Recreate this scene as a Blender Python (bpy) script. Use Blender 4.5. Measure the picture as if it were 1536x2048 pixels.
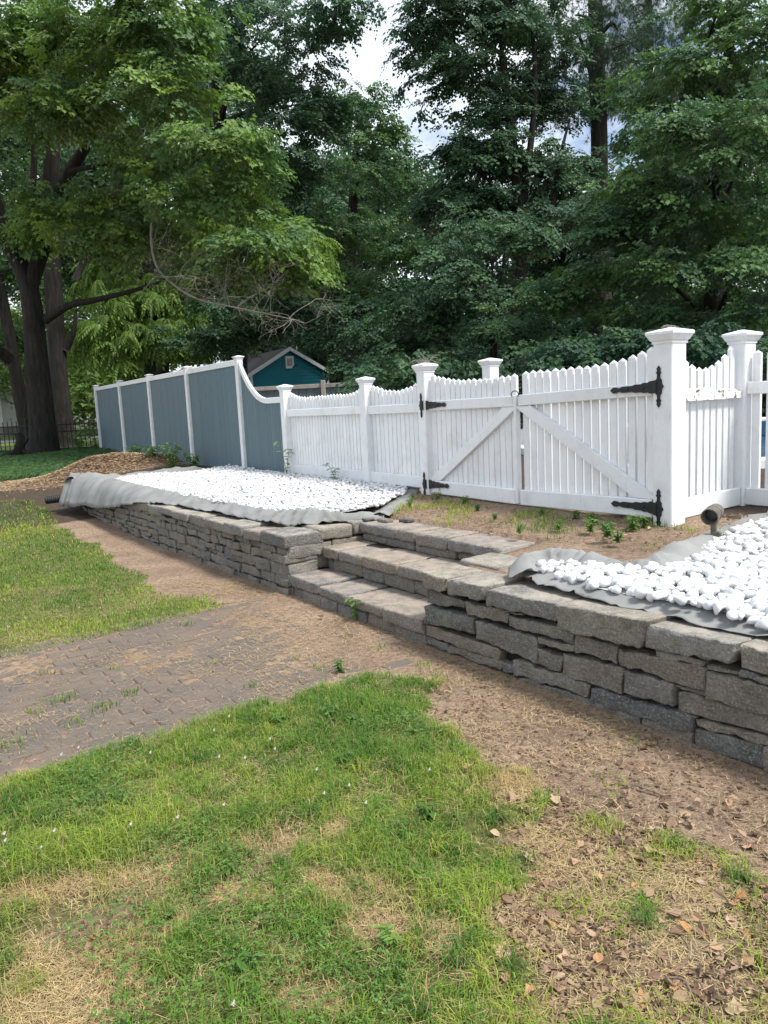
import bpy, bmesh, math, random
import numpy as np
from mathutils import Matrix, Vector, noise
random.seed(7); RNG = np.random.default_rng(7)
for o in list(bpy.data.objects): bpy.data.objects.remove(o)
scn = bpy.context.scene
COL = scn.collection
rad = math.radians

# ------------------------------------------------------------------ camera
FPX, PITCH, ROLL, EYE = 1538.0, rad(8.0), rad(2.8), 1.55
CF = np.array([0, math.cos(PITCH), -math.sin(PITCH)])
_u = np.array([0, math.sin(PITCH), math.cos(PITCH)]); _r = np.array([1.0, 0, 0])
CR = _r*math.cos(ROLL) - _u*math.sin(ROLL); CU = _u*math.cos(ROLL) + _r*math.sin(ROLL)
cam = bpy.data.cameras.new('camera'); camo = bpy.data.objects.new('camera', cam); COL.objects.link(camo)
M = Matrix.Identity(4)
for i in range(3):
    M[i][0], M[i][1], M[i][2] = CR[i], CU[i], -CF[i]
M[2][3] = EYE
camo.matrix_world = M
cam.sensor_fit = 'VERTICAL'; cam.sensor_height = 36; cam.lens = FPX/2048*36
cam.clip_start = 0.05; cam.clip_end = 2000
scn.camera = camo
scn.render.resolution_x, scn.render.resolution_y = 768, 1024

# ------------------------------------------------------------------ sky, sun, exposure
SUN_EL, SUN_AZ = rad(58), rad(118)      # azimuth from +Y towards +X
w = bpy.data.worlds.new('World'); scn.world = w; w.use_nodes = True
nt = w.node_tree; nt.nodes.clear()
def wn(t, **k):
    n = nt.nodes.new(t)
    for a, b in k.items(): setattr(n, a, b)
    return n
sky = wn('ShaderNodeTexSky', sky_type='NISHITA', sun_disc=False); sky.sun_elevation = SUN_EL; sky.sun_rotation = SUN_AZ
tc = wn('ShaderNodeTexCoord'); mp = wn('ShaderNodeMapping'); mp.inputs['Location'].default_value = (5.1, 0.3, 1.94); mp.inputs['Scale'].default_value = (1, 1, 1.6)
nz = wn('ShaderNodeTexNoise'); nz.inputs['Scale'].default_value = 3.1; nz.inputs['Detail'].default_value = 6; nz.inputs['Roughness'].default_value = 0.55
rp = wn('ShaderNodeValToRGB'); rp.color_ramp.elements[0].position = 0.36; rp.color_ramp.elements[1].position = 0.46
nz2 = wn('ShaderNodeTexNoise'); nz2.inputs['Scale'].default_value = 5; nz2.inputs['Detail'].default_value = 5
rp2 = wn('ShaderNodeValToRGB'); rp2.color_ramp.elements[0].color = (5.3, 5.95, 6.9, 1); rp2.color_ramp.elements[1].color = (7.7, 8.1, 8.6, 1)
rp2.color_ramp.elements[0].position = 0.3; rp2.color_ramp.elements[1].position = 0.7
mx = wn('ShaderNodeMix', data_type='RGBA'); bg = wn('ShaderNodeBackground'); wo = wn('ShaderNodeOutputWorld')
L = nt.links.new
L(tc.outputs['Generated'], mp.inputs['Vector']); L(mp.outputs[0], nz.inputs['Vector']); L(mp.outputs[0], nz2.inputs['Vector'])
L(nz.outputs['Fac'], rp.inputs[0]); L(nz2.outputs['Fac'], rp2.inputs[0])
L(rp.outputs[0], mx.inputs[0]); L(sky.outputs[0], mx.inputs[6]); L(rp2.outputs[0], mx.inputs[7])
L(mx.outputs[2], bg.inputs[0]); bg.inputs[1].default_value = 0.10; L(bg.outputs[0], wo.inputs[0])
sl = bpy.data.lights.new('sun', 'SUN'); sl.energy = 3.3; sl.angle = rad(14); sl.color = (1, 0.95, 0.87)
so = bpy.data.objects.new('sun', sl); COL.objects.link(so)
sd = Vector((math.sin(SUN_AZ)*math.cos(SUN_EL), math.cos(SUN_AZ)*math.cos(SUN_EL), math.sin(SUN_EL)))
so.rotation_euler = sd.to_track_quat('Z', 'Y').to_euler(); so.location = (20, -10, 30)
vs = scn.view_settings
vs.view_transform = 'Standard'; vs.look = 'None'; vs.gamma = 1; vs.exposure = 0.82; vs.use_curve_mapping = False

# ------------------------------------------------------------------ frames and ground
W0 = np.array([1.49, 2.92]); T = np.array([-0.56596, 0.82444]); N = np.array([0.82444, 0.56596])
def P(t, v, z=0.0):                                    # wall frame -> world
    q = W0 + T*t + N*v
    return np.array([q[0], q[1], z])
def sm(x): x = np.clip(x, 0, 1); return x*x*(3-2*x)
def tvof(x, y):
    dx, dy = x-W0[0], y-W0[1]
    return dx*T[0]+dy*T[1], dx*N[0]+dy*N[1]
_perm = RNG.permutation(4096)
def vnoise(x, y, s=1.0, seed=0):
    x = np.asarray(x)*s+seed*17.3+500; y = np.asarray(y)*s+seed*7.7+500
    xi = np.floor(x).astype(int); yi = np.floor(y).astype(int); fx = x-xi; fy = y-yi
    fx = fx*fx*(3-2*fx); fy = fy*fy*(3-2*fy)
    h = lambda a, b: _perm[(_perm[(a+seed*131) % 4096]+b) % 4096]/4095.0
    return (h(xi, yi)*(1-fx)+h(xi+1, yi)*fx)*(1-fy)+(h(xi, yi+1)*(1-fx)+h(xi+1, yi+1)*fx)*fy
def fbm(x, y, s=1.0, seed=0, o=4):
    r = 0; a = 0.5; tot = 0
    for k in range(o):
        r = r + a*vnoise(x, y, s*2**k, seed+k); tot += a; a *= 0.5
    return r/tot
def gz(x, y):
    x = np.asarray(x, float); y = np.asarray(y, float)
    t, v = tvof(x, y)
    base = 0.64*sm((y-8.5)/11.5)
    terr = 0.475+0.075*np.clip(v, 0, 2.0)
    terr = np.maximum(terr, base+0.02)
    wd = 0.045+0.5*np.clip(t-10.4, 0, 4)
    c = 0.24+0.74*((t > 2.17) & (t < 4.2))
    s = sm((v-c+wd)/(2*wd))
    z = base*(1-s)+terr*s
    z = z+(fbm(x, y, 1.1, 3, 3)-0.5)*0.05*np.where((v < -0.4), 1, 0.25)
    return z
def ray(px, py): return CF+CR*((px-768)/FPX)-CU*((py-1024)/FPX)
def atz(px, py, z):
    d = ray(px, py); k = (z-EYE)/d[2]; return d*k+np.array([0, 0, EYE])
def aty(px, py, Y):
    d = ray(px, py); return d*(Y/d[1])+np.array([0, 0, EYE])
def ong(px, py):                                        # pixel -> point on the ground
    z = 0.0
    for _ in range(25):
        p = atz(px, py, z); z = 0.5*z+0.5*float(gz(p[0], p[1]))
    p[2] = gz(p[0], p[1]); return p
def onv(px, py, v):                                     # pixel -> (t, z) on a plane parallel to the wall
    d = ray(px, py); n = np.array([N[0], N[1], 0]); o = np.array([0, 0, EYE]); q = P(0, v)
    p = o+d*(((q-o)@n)/(d@n)); return tvof(p[0], p[1])[0], p[2]
def pix(p):
    q = np.asarray(p, float)-np.array([0, 0, EYE]); w_ = q@CF
    return 768+FPX*(q@CR)/w_, 1024-FPX*(q@CU)/w_

# ------------------------------------------------------------------ materials
MATS = {}
class NB:
    def __init__(s, name):
        m = bpy.data.materials.new(name); m.use_nodes = True; s.m = m; s.t = m.node_tree; s.t.nodes.clear()
        s.out = s.n('ShaderNodeOutputMaterial'); s.b = s.n('ShaderNodeBsdfPrincipled'); s.l(s.b.outputs[0], s.out.inputs[0]); MATS[name] = m
    def n(s, ty, **k):
        x = s.t.nodes.new(ty)
        for a, b in k.items(): setattr(x, a, b)
        return x
    def l(s, a, b): s.t.links.new(a, b)
    def coord(s, kind='Object', scale=(1, 1, 1), rot=(0, 0, 0), rnd=False):
        c = s.n('ShaderNodeTexCoord'); m = s.n('ShaderNodeMapping'); m.inputs['Scale'].default_value = scale; m.inputs['Rotation'].default_value = rot
        if kind == 'World':
            g = s.n('ShaderNodeNewGeometry'); s.l(g.outputs['Position'], m.inputs[0])
        else: s.l(c.outputs[kind], m.inputs[0])
        if rnd:
            oi = s.n('ShaderNodeObjectInfo'); mu = s.n('ShaderNodeVectorMath', operation='SCALE'); mu.inputs[0].default_value = (37, 19, 53)
            s.l(oi.outputs['Random'], mu.inputs['Scale']); s.l(mu.outputs[0], m.inputs['Location'])
        return m.outputs[0]
    def noise(s, vec, sc, det=4, ro=0.55):
        x = s.n('ShaderNodeTexNoise'); x.inputs['Scale'].default_value = sc; x.inputs['Detail'].default_value = det; x.inputs['Roughness'].default_value = ro
        s.l(vec, x.inputs['Vector']); return x.outputs['Fac']
    def ramp(s, f, stops):
        r = s.n('ShaderNodeValToRGB'); e = r.color_ramp.elements
        while len(e) < len(stops): e.new(0.5)
        for q, (p, c) in zip(e, stops):
            q.position = p; q.color = (*c, 1) if not np.isscalar(c) else (c, c, c, 1)
        s.l(f, r.inputs[0]); return r.outputs[0]
    def mix(s, f, a, b, mode='MIX'):
        x = s.n('ShaderNodeMix', data_type='RGBA', blend_type=mode)
        for i, q in ((0, f), (6, a), (7, b)):
            if isinstance(q, (tuple, list)): x.inputs[i].default_value = (*q, 1)
            elif np.isscalar(q): x.inputs[i].default_value = q
            else: s.l(q, x.inputs[i])
        return x.outputs[2]
    def bump(s, h, st, dist=0.01):
        b = s.n('ShaderNodeBump'); b.inputs['Strength'].default_value = st; b.inputs['Distance'].default_value = dist
        s.l(h, b.inputs['Height']); s.l(b.outputs[0], s.b.inputs['Normal'])
    def col(s, c):
        if isinstance(c, (tuple, list)): s.b.inputs['Base Color'].default_value = (*c, 1)
        else: s.l(c, s.b.inputs['Base Color'])
    def rough(s, r): s.b.inputs['Roughness'].default_value = r; s.b.inputs['Specular IOR Level'].default_value = 0.3
    def rand(s):
        return s.n('ShaderNodeObjectInfo').outputs['Random']

def paint_mat(name, c1, c2, stain, grain=True):
    b = NB(name); v = b.coord('Object', (1, 1, 0.12), rnd=True); g = b.noise(v, 60, 5, 0.6)
    v2 = b.coord('World'); d = b.noise(v2, 5.0, 6, 0.65); d2 = b.noise(v2, 46, 4, 0.6)
    c = b.mix(b.rand(), c1, c2)
    c = b.mix(b.ramp(d, [(0.5, 0.0), (0.75, 0.55)]), c, stain)
    c = b.mix(b.ramp(g, [(0.60, 0.0), (0.72, 0.35)]), c, tuple(x*0.55 for x in stain))
    c = b.mix(b.ramp(d2, [(0.70, 0.0), (0.76, 0.6)]), c, tuple(x*0.45 for x in stain))
    b.col(c); b.rough(0.6); b.bump(g, 0.35, 0.004)
paint_mat('white_paint', (0.71, 0.735, 0.755), (0.79, 0.80, 0.81), (0.56, 0.555, 0.53))
paint_mat('white_trim', (0.72, 0.735, 0.745), (0.78, 0.79, 0.795), (0.53, 0.52, 0.50))
paint_mat('old_paint', (0.62, 0.62, 0.60), (0.70, 0.69, 0.66), (0.25, 0.21, 0.17))
paint_mat('blue_paint', (0.105, 0.156, 0.182), (0.118, 0.172, 0.198), (0.095, 0.138, 0.158))
paint_mat('grey_fence_paint', (0.12, 0.15, 0.165), (0.15, 0.18, 0.19), (0.08, 0.09, 0.09))
paint_mat('weathered_wood', (0.30, 0.28, 0.25), (0.38, 0.35, 0.31), (0.15, 0.13, 0.11))
paint_mat('teal_siding', (0.005, 0.165, 0.215), (0.006, 0.18, 0.235), (0.005, 0.14, 0.18))

b = NB('black_iron'); v = b.coord(); n = b.noise(v, 60); b.col(b.ramp(n, [(0.3, (0.012, 0.012, 0.014)), (0.8, (0.035, 0.033, 0.032))])); b.rough(0.5); b.bump(n, 0.3, 0.002)
b = NB('bronze'); v = b.coord(); n = b.noise(v, 30); b.col(b.ramp(n, [(0.3, (0.09, 0.08, 0.065)), (0.75, (0.21, 0.19, 0.155))])); b.rough(0.5); b.b.inputs['Metallic'].default_value = 0.3
b = NB('lens_glass'); b.col((0.05, 0.05, 0.05)); b.rough(0.12)
b = NB('rubber'); b.col((0.02, 0.02, 0.02)); b.rough(0.55)

def stone_mat(name, a, bb, cc, lich=0.25, bstr=0.8, top=None):
    b = NB(name); v = b.coord('Object', (1, 1, 1), rnd=True); vs_ = b.coord('Object', (1, 1, 3.5), rot=(0.1, 0.15, 0), rnd=True)
    n1 = b.noise(v, 5, 6, 0.6); n2 = b.noise(vs_, 22, 6, 0.65); n3 = b.noise(v, 90, 4, 0.7); n4 = b.noise(v, 8, 8, 0.7)
    c = b.ramp(n1, [(0.3, a), (0.55, bb), (0.75, cc)])
    r = b.rand()
    c = b.mix(b.ramp(r, [(0.0, 0.0), (0.45, 0.08), (0.7, 0.75), (0.85, 0.3), (1, 0.5)]), c, (0.235, 0.19, 0.135))
    c = b.mix(b.ramp(r, [(0.0, 0.55), (0.3, 0.0)]), c, (0.075, 0.075, 0.078))
    c = b.mix(b.ramp(n2, [(0.35, 0.7), (0.6, 0.0)]), c, b.mix(0.5, c, (0.02, 0.02, 0.02)))
    c = b.mix(b.ramp(n3, [(0.52, 0.0), (0.70, 0.7)]), c, (0.46, 0.45, 0.43))
    c = b.mix(b.ramp(n3, [(0.3, 0.5), (0.42, 0.0)]), c, (0.03, 0.03, 0.028))
    c = b.mix(b.ramp(n4, [(0.56, 0.0), (0.66, lich)]), c, (0.24, 0.25, 0.16))
    if top:
        g = b.n('ShaderNodeNewGeometry'); sx = b.n('ShaderNodeSeparateXYZ'); b.l(g.outputs['Normal'], sx.inputs[0])
        vw = b.coord('World'); nn = b.noise(vw, 7, 6, 0.7)
        f = b.n('ShaderNodeMath', operation='MULTIPLY'); b.l(b.ramp(sx.outputs[2], [(0.75, 0.0), (0.95, 1.0)]), f.inputs[0]); b.l(b.ramp(nn, [(0.42, 0.0), (0.6, 0.8)]), f.inputs[1])
        c = b.mix(f.outputs[0], c, top)
    b.col(c); b.rough(0.88)
    h = b.n('ShaderNodeMath', operation='ADD'); b.l(n2, h.inputs[0]); b.l(n3, h.inputs[1]); b.bump(h.outputs[0], bstr, 0.012)
stone_mat('wall_stone', (0.135, 0.129, 0.118), (0.225, 0.214, 0.193), (0.35, 0.33, 0.29), 0.6, 1.0)
stone_mat('cap_stone', (0.17, 0.165, 0.155), (0.25, 0.24, 0.225), (0.34, 0.325, 0.30), 0.6, 0.8, (0.38, 0.345, 0.29))
stone_mat('tread_stone', (0.15, 0.14, 0.135), (0.22, 0.20, 0.19), (0.32, 0.30, 0.28), 0.3, 0.7, (0.34, 0.285, 0.235))
stone_mat('rubble', (0.10, 0.095, 0.09), (0.15, 0.14, 0.13), (0.2, 0.19, 0.17), 0.2)
b = NB('core_shade'); b.col((0.022, 0.019, 0.016)); b.rough(1)  # near-black backing: shade of the gaps between stones put into the colour

b = NB('pebble_white'); v = b.coord('Object', rnd=True); n = b.noise(v, 14, 4)
c = b.mix(b.rand(), (0.55, 0.57, 0.60), (0.70, 0.705, 0.71)); c = b.mix(b.ramp(n, [(0.55, 0.0), (0.75, 0.4)]), c, (0.62, 0.63, 0.66))
b.col(c); b.rough(0.55); b.bump(b.noise(v, 50), 0.15, 0.004)
b = NB('pebble_bulk'); v = b.coord('World'); n = b.noise(v, 16, 4); at = b.n('ShaderNodeAttribute', attribute_name='Col')
c = b.mix(b.ramp(n, [(0.55, 0.0), (0.8, 0.35)]), at.outputs[0], (0.54, 0.55, 0.58)); b.col(c); b.rough(0.55)

b = NB('fabric_grey'); v = b.coord('World'); n = b.noise(v, 3.5, 5); wv = b.noise(v, 260, 2); st = b.noise(v, 9, 6, 0.7)
c = b.ramp(n, [(0.3, (0.17, 0.174, 0.174)), (0.7, (0.25, 0.254, 0.252))]); c = b.mix(b.ramp(st, [(0.55, 0.0), (0.72, 0.5)]), c, (0.22, 0.19, 0.155))
b.col(c); b.rough(0.85); b.bump(wv, 0.3, 0.002)

b = NB('brick'); v = b.coord('World'); vo = b.coord('Object', rnd=True); n = b.noise(vo, 18, 5, 0.65); fine = b.noise(v, 120, 4, 0.7); d = b.noise(v, 2.6, 7, 0.66)
c = b.mix(b.rand(), (0.088, 0.078, 0.071), (0.112, 0.098, 0.088)); c = b.mix(b.ramp(n, [(0.35, 0.6), (0.6, 0.0)]), c, (0.07, 0.063, 0.059))
c = b.mix(b.ramp(fine, [(0.48, 0.0), (0.60, 0.8)]), c, (0.185, 0.152, 0.122))
c = b.mix(b.ramp(d, [(0.42, 0.0), (0.64, 0.7)]), c, (0.165, 0.128, 0.098)); c = b.mix(b.ramp(b.noise(v, 3.1, 5, 0.6), [(0.64, 0.0), (0.72, 0.8)]), c, (0.33, 0.20, 0.115))
b.col(c); b.rough(0.95); b.bump(fine, 0.6, 0.006)

# ground: colour follows where grass, mulch and bare soil lie (vertex masks) with fine noise
b = NB('ground_soil'); v = b.coord('World'); at = b.n('ShaderNodeAttribute', attribute_name='Mask'); sp = b.n('ShaderNodeSeparateColor'); b.l(at.outputs[0], sp.inputs[0])
n1 = b.noise(v, 2.2, 6, 0.6); n2 = b.noise(v, 28, 6, 0.7); n3 = b.noise(v, 130, 4, 0.7)
soil = b.ramp(n1, [(0.3, (0.215, 0.147, 0.102)), (0.5, (0.315, 0.222, 0.155)), (0.72, (0.43, 0.318, 0.228))])
soil = b.mix(b.ramp(n2, [(0.38, 0.75), (0.55, 0.0)]), soil, (0.105, 0.066, 0.046))
soil = b.mix(b.ramp(n3, [(0.53, 0.0), (0.66, 0.7)]), soil, (0.50, 0.40, 0.29))
soil = b.mix(b.ramp(n3, [(0.33, 0.6), (0.45, 0.0)]), soil, (0.07, 0.045, 0.032))
th = b.ramp(n2, [(0.3, (0.075, 0.085, 0.026)), (0.55, (0.15, 0.15, 0.05)), (0.75, (0.28, 0.24, 0.11))])
far = b.ramp(n1, [(0.3, (0.085, 0.13, 0.03)), (0.7, (0.14, 0.19, 0.05))])
dark = b.ramp(n2, [(0.3, (0.035, 0.026, 0.019)), (0.6, (0.09, 0.065, 0.045)), (0.8, (0.15, 0.11, 0.075))])
def wob(o):
    m = b.n('ShaderNodeMath', operation='ADD'); b.l(o, m.inputs[0]); k = b.n('ShaderNodeMath', operation='MULTIPLY_ADD'); b.l(n2, k.inputs[0]); k.inputs[1].default_value = 0.9; k.inputs[2].default_value = -0.45
    b.l(k.outputs[0], m.inputs[1]); return b.ramp(m.outputs[0], [(0.35, 0.0), (0.65, 1.0)])
c = b.mix(wob(sp.outputs[0]), soil, th); c = b.mix(wob(sp.outputs[1]), c, dark); c = b.mix(sp.outputs[2], c, far)
b.col(c); b.rough(1.0); hh = b.n('ShaderNodeMath', operation='ADD'); b.l(n2, hh.inputs[0]); b.l(n3, hh.inputs[1]); b.bump(hh.outputs[0], 0.9, 0.02)

def leafy(name, c1, c2, c3, trans=0.35, attr=None, rough=0.5, gloss=0.08):
    b = NB(name); t = b.t
    if attr:
        a = b.n('ShaderNodeAttribute', attribute_name=attr); c = a.outputs[0]
    else:
        oi = b.n('ShaderNodeObjectInfo'); v = b.coord('World'); nn = b.noise(v, 0.7, 3); c = b.ramp(oi.outputs['Random'], [(0.0, c1), (0.55, c2), (1.0, c3)]); c = b.mix(b.ramp(nn, [(0.4, 0.0), (0.65, 0.5)]), c, c3)
    d = b.n('ShaderNodeBsdfDiffuse'); tr = b.n('ShaderNodeBsdfTranslucent'); g = b.n('ShaderNodeBsdfGlossy'); g.inputs['Roughness'].default_value = rough
    hs = b.n('ShaderNodeHueSaturation'); hs.inputs['Saturation'].default_value = 1.15; hs.inputs['Value'].default_value = 1.25; hs.inputs['Hue'].default_value = 0.49; b.l(c, hs.inputs['Color'])
    b.l(c, d.inputs[0]); b.l(hs.outputs[0], tr.inputs[0]); g.inputs[0].default_value = (0.9, 0.95, 1, 1)
    m1 = b.n('ShaderNodeMixShader'); m1.inputs[0].default_value = trans; b.l(d.outputs[0], m1.inputs[1]); b.l(tr.outputs[0], m1.inputs[2])
    fr = b.n('ShaderNodeFresnel'); fr.inputs[0].default_value = 1.4; k = b.n('ShaderNodeMath', operation='MULTIPLY'); b.l(fr.outputs[0], k.inputs[0]); k.inputs[1].default_value = gloss*8
    m2 = b.n('ShaderNodeMixShader'); b.l(k.outputs[0], m2.inputs[0]); b.l(m1.outputs[0], m2.inputs[1]); b.l(g.outputs[0], m2.inputs[2]); b.l(m2.outputs[0], b.out.inputs[0])
    t.nodes.remove(b.b)
leafy('leaf_maple', (0.050, 0.116, 0.040), (0.080, 0.166, 0.042), (0.190, 0.300, 0.050), 0.38, gloss=0.05)
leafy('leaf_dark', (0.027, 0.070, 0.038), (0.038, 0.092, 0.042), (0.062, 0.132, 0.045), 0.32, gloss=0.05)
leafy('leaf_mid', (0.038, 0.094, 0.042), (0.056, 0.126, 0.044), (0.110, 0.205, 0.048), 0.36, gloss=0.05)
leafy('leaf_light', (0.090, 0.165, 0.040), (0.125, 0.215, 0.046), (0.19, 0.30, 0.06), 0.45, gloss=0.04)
leafy('leaf_pine', (0.026, 0.060, 0.036), (0.036, 0.076, 0.040), (0.055, 0.10, 0.042), 0.1, gloss=0.03)
leafy('leaf_weed', (0.06, 0.14, 0.03), (0.09, 0.19, 0.038), (0.14, 0.25, 0.05), 0.35, gloss=0.04)
leafy('grass_blade', None, None, None, 0.32, 'Col', 0.6, 0.004)
leafy('litter', None, None, None, 0.12, 'Col', 0.7, 0.002)
b = NB('bark'); v = b.coord('World', (1, 1, 0.18)); n = b.noise(v, 14, 6, 0.65); n2 = b.noise(b.coord('World'), 3, 4)
c = b.ramp(n, [(0.35, (0.011, 0.010, 0.009)), (0.6, (0.030, 0.027, 0.024)), (0.8, (0.060, 0.054, 0.048))]); b.col(c); b.rough(0.95); b.bump(n, 1.0, 0.05)
b = NB('twig_bark'); v = b.coord('World'); n = b.noise(v, 30, 4); b.col(b.ramp(n, [(0.3, (0.13, 0.112, 0.098)), (0.7, (0.25, 0.22, 0.195))])); b.rough(0.9)
b = NB('ground_twig'); v = b.coord('World'); n = b.noise(v, 40, 4); b.col(b.ramp(n, [(0.3, (0.10, 0.075, 0.055)), (0.7, (0.22, 0.175, 0.13))])); b.rough(0.9)
b = NB('dry_leaf'); v = b.coord('Object', rnd=True); n = b.noise(v, 30, 4); c = b.ramp(b.rand(), [(0.0, (0.12, 0.072, 0.048)), (0.35, (0.20, 0.125, 0.082)), (0.6, (0.30, 0.205, 0.135)), (0.85, (0.42, 0.32, 0.21)), (1.0, (0.38, 0.18, 0.075))])
b.col(b.mix(b.ramp(n, [(0.45, 0.0), (0.7, 0.5)]), c, (0.13, 0.08, 0.055))); b.rough(0.75)
b = NB('clover_bloom'); v = b.coord(); n = b.noise(v, 120, 2); b.col(b.ramp(n, [(0.3, (0.40, 0.41, 0.30)), (0.6, (0.62, 0.61, 0.55))])); b.rough(0.8)
b = NB('shingles'); v = b.coord('Object', (1, 1, 1)); n = b.noise(v, 8, 5, 0.7); b.col(b.ramp(n, [(0.3, (0.045, 0.042, 0.042)), (0.7, (0.105, 0.098, 0.095))])); b.rough(0.95)
b = NB('pool_liner'); v = b.coord('World'); n = b.noise(v, 6, 3); b.col(b.ramp(n, [(0.3, (0.015, 0.06, 0.12)), (0.7, (0.03, 0.10, 0.17))])); b.rough(0.15)
b = NB('pool_white'); b.col((0.75, 0.76, 0.76)); b.rough(0.45)
b = NB('house_siding'); v = b.coord('Object'); n = b.noise(v, 3); b.col(b.ramp(n, [(0.3, (0.50, 0.50, 0.49)), (0.7, (0.62, 0.62, 0.60))])); b.rough(0.7)
b = NB('dark_glass'); b.col((0.02, 0.025, 0.03)); b.rough(0.08)
b = NB('foundation'); v = b.coord('Object'); n = b.noise(v, 9, 5); b.col(b.ramp(n, [(0.3, (0.18, 0.17, 0.16)), (0.7, (0.27, 0.26, 0.24))])); b.rough(0.9)
b = NB('asphalt'); v = b.coord('World'); n = b.noise(v, 30, 4); b.col(b.ramp(n, [(0.3, (0.07, 0.07, 0.072)), (0.7, (0.12, 0.12, 0.12))])); b.rough(0.9)

# ------------------------------------------------------------------ object helpers
WO = {}
def wloc(o): return WO.get(o.name, np.zeros(3))
def link(o, parent, origin):
    COL.objects.link(o); WO[o.name] = np.asarray(origin, float)
    if parent is not None:
        o.parent = parent; o.location = tuple(np.asarray(origin)-wloc(parent))
    else: o.location = tuple(origin)
    return o
def tag(o, label=None, cat=None, group=None, kind=None):
    for k, x in (('label', label), ('category', cat), ('group', group), ('kind', kind)):
        if x: o[k] = x
    return o
def empty(name, loc, label=None, cat=None, group=None, kind=None):
    o = bpy.data.objects.new(name, None); o.empty_display_size = 0.1
    link(o, None, loc); return tag(o, label, cat, group, kind)
def mk(name, V, F, mat, parent=None, origin=None, smooth=False):
    V = np.asarray(V, float)
    if origin is None: origin = np.array([V[:, 0].mean(), V[:, 1].mean(), V[:, 2].min()])
    origin = np.asarray(origin, float)
    me = bpy.data.meshes.new(name); me.from_pydata((V-origin).tolist(), [], [list(f) for f in F]); me.materials.append(MATS[mat])
    if smooth: me.polygons.foreach_set('use_smooth', np.ones(len(me.polygons), bool))
    me.update()
    return link(bpy.data.objects.new(name, me), parent, origin)
def mknp(name, V, tris, mat, parent=None, colors=None, smooth=False, origin=(0, 0, 0)):   # big triangle meshes
    V = np.asarray(V, np.float32)-np.asarray(origin, np.float32); tris = np.asarray(tris, np.int32)
    me = bpy.data.meshes.new(name); me.vertices.add(len(V)); me.vertices.foreach_set('co', V.ravel())
    nt_ = len(tris); k = tris.shape[1]; me.loops.add(nt_*k); me.loops.foreach_set('vertex_index', tris.ravel()); me.polygons.add(nt_)
    me.polygons.foreach_set('loop_start', np.arange(0, nt_*k, k, dtype=np.int32))
    if smooth: me.polygons.foreach_set('use_smooth', np.ones(nt_, bool))
    if colors is not None:
        a = me.attributes.new('Col', 'FLOAT_COLOR', 'POINT'); c = np.ones((len(V), 4), np.float32); c[:, :3] = colors; a.data.foreach_set('color', c.ravel())
    me.materials.append(MATS[mat]); me.update(calc_edges=True)
    return link(bpy.data.objects.new(name, me), parent, origin)
def dup(o, name, parent, origin, rot=None, scale=None):
    c = o.copy(); c.name = name; c.parent = None; link(c, parent, origin)
    if rot is not None: c.rotation_euler = rot
    if scale is not None: c.scale = scale
    return c
class MB:
    def __init__(s): s.V = []; s.F = []; s.n = 0
    def add(s, V, F):
        s.V.append(np.asarray(V, float)); s.F += [[i+s.n for i in f] for f in F]; s.n += len(V); return s
    def build(s, name, mat, parent=None, origin=None, smooth=False): return mk(name, np.vstack(s.V), s.F, mat, parent, origin, smooth)
_cbF = None
def cbox(c, hx, hy, hz, ux=(1, 0, 0), uy=(0, 1, 0), uz=(0, 0, 1), ch=0.004):
    """chamfered box"""
    h = (hx, hy, hz); ch = min(ch, min(h)*0.45); U = np.array([ux, uy, uz], float); vs = []; idx = {}
    sg = [(a, b_, d) for a in (-1, 1) for b_ in (-1, 1) for d in (-1, 1)]
    for s_ in sg:
        for k in range(3):
            q = [s_[a]*(h[a]-(0 if a == k else ch)) for a in range(3)]
            idx[(s_, k)] = len(vs); vs.append(q)
    Q = np.array(vs); F = []
    def put(f):
        f = list(f); pts = Q[f]; n = np.cross(pts[1]-pts[0], pts[2]-pts[0])
        F.append(f if n @ pts.mean(0) > 0 else f[::-1])
    def S(k, sk, m, smm, l, sl_):
        s_ = [0, 0, 0]; s_[k] = sk; s_[m] = smm; s_[l] = sl_; return tuple(s_)
    for k in range(3):
        l, m = (k+1) % 3, (k+2) % 3
        for sk in (-1, 1):
            put([idx[(S(k, sk, l, a, m, b_), k)] for a, b_ in ((-1, -1), (1, -1), (1, 1), (-1, 1))])
            for s2 in (-1, 1):
                put([idx[(S(k, sk, l, s2, m, -1), k)], idx[(S(k, sk, l, s2, m, 1), k)], idx[(S(k, sk, l, s2, m, 1), l)], idx[(S(k, sk, l, s2, m, -1), l)]])
    for s_ in sg: put([idx[(s_, 0)], idx[(s_, 1)], idx[(s_, 2)]])
    return Q @ U+np.asarray(c, float), F
def extr(outline, origin, u, wv, n, th):
    o = np.asarray(origin, float); u = np.asarray(u, float); wv = np.asarray(wv, float); n = np.asarray(n, float); k = len(outline)
    V = [o+u*a+wv*c for a, c in outline]+[o+u*a+wv*c+n*th for a, c in outline]
    ar = sum(outline[i][0]*outline[(i+1) % k][1]-outline[(i+1) % k][0]*outline[i][1] for i in range(k))
    flip = (np.cross(u, wv) @ n)*ar < 0
    F = [list(range(k))[::-1], list(range(k, 2*k))]+[[i, (i+1) % k, k+(i+1) % k, k+i] for i in range(k)]
    if flip: F = [f[::-1] for f in F]
    return np.array(V), F
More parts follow.
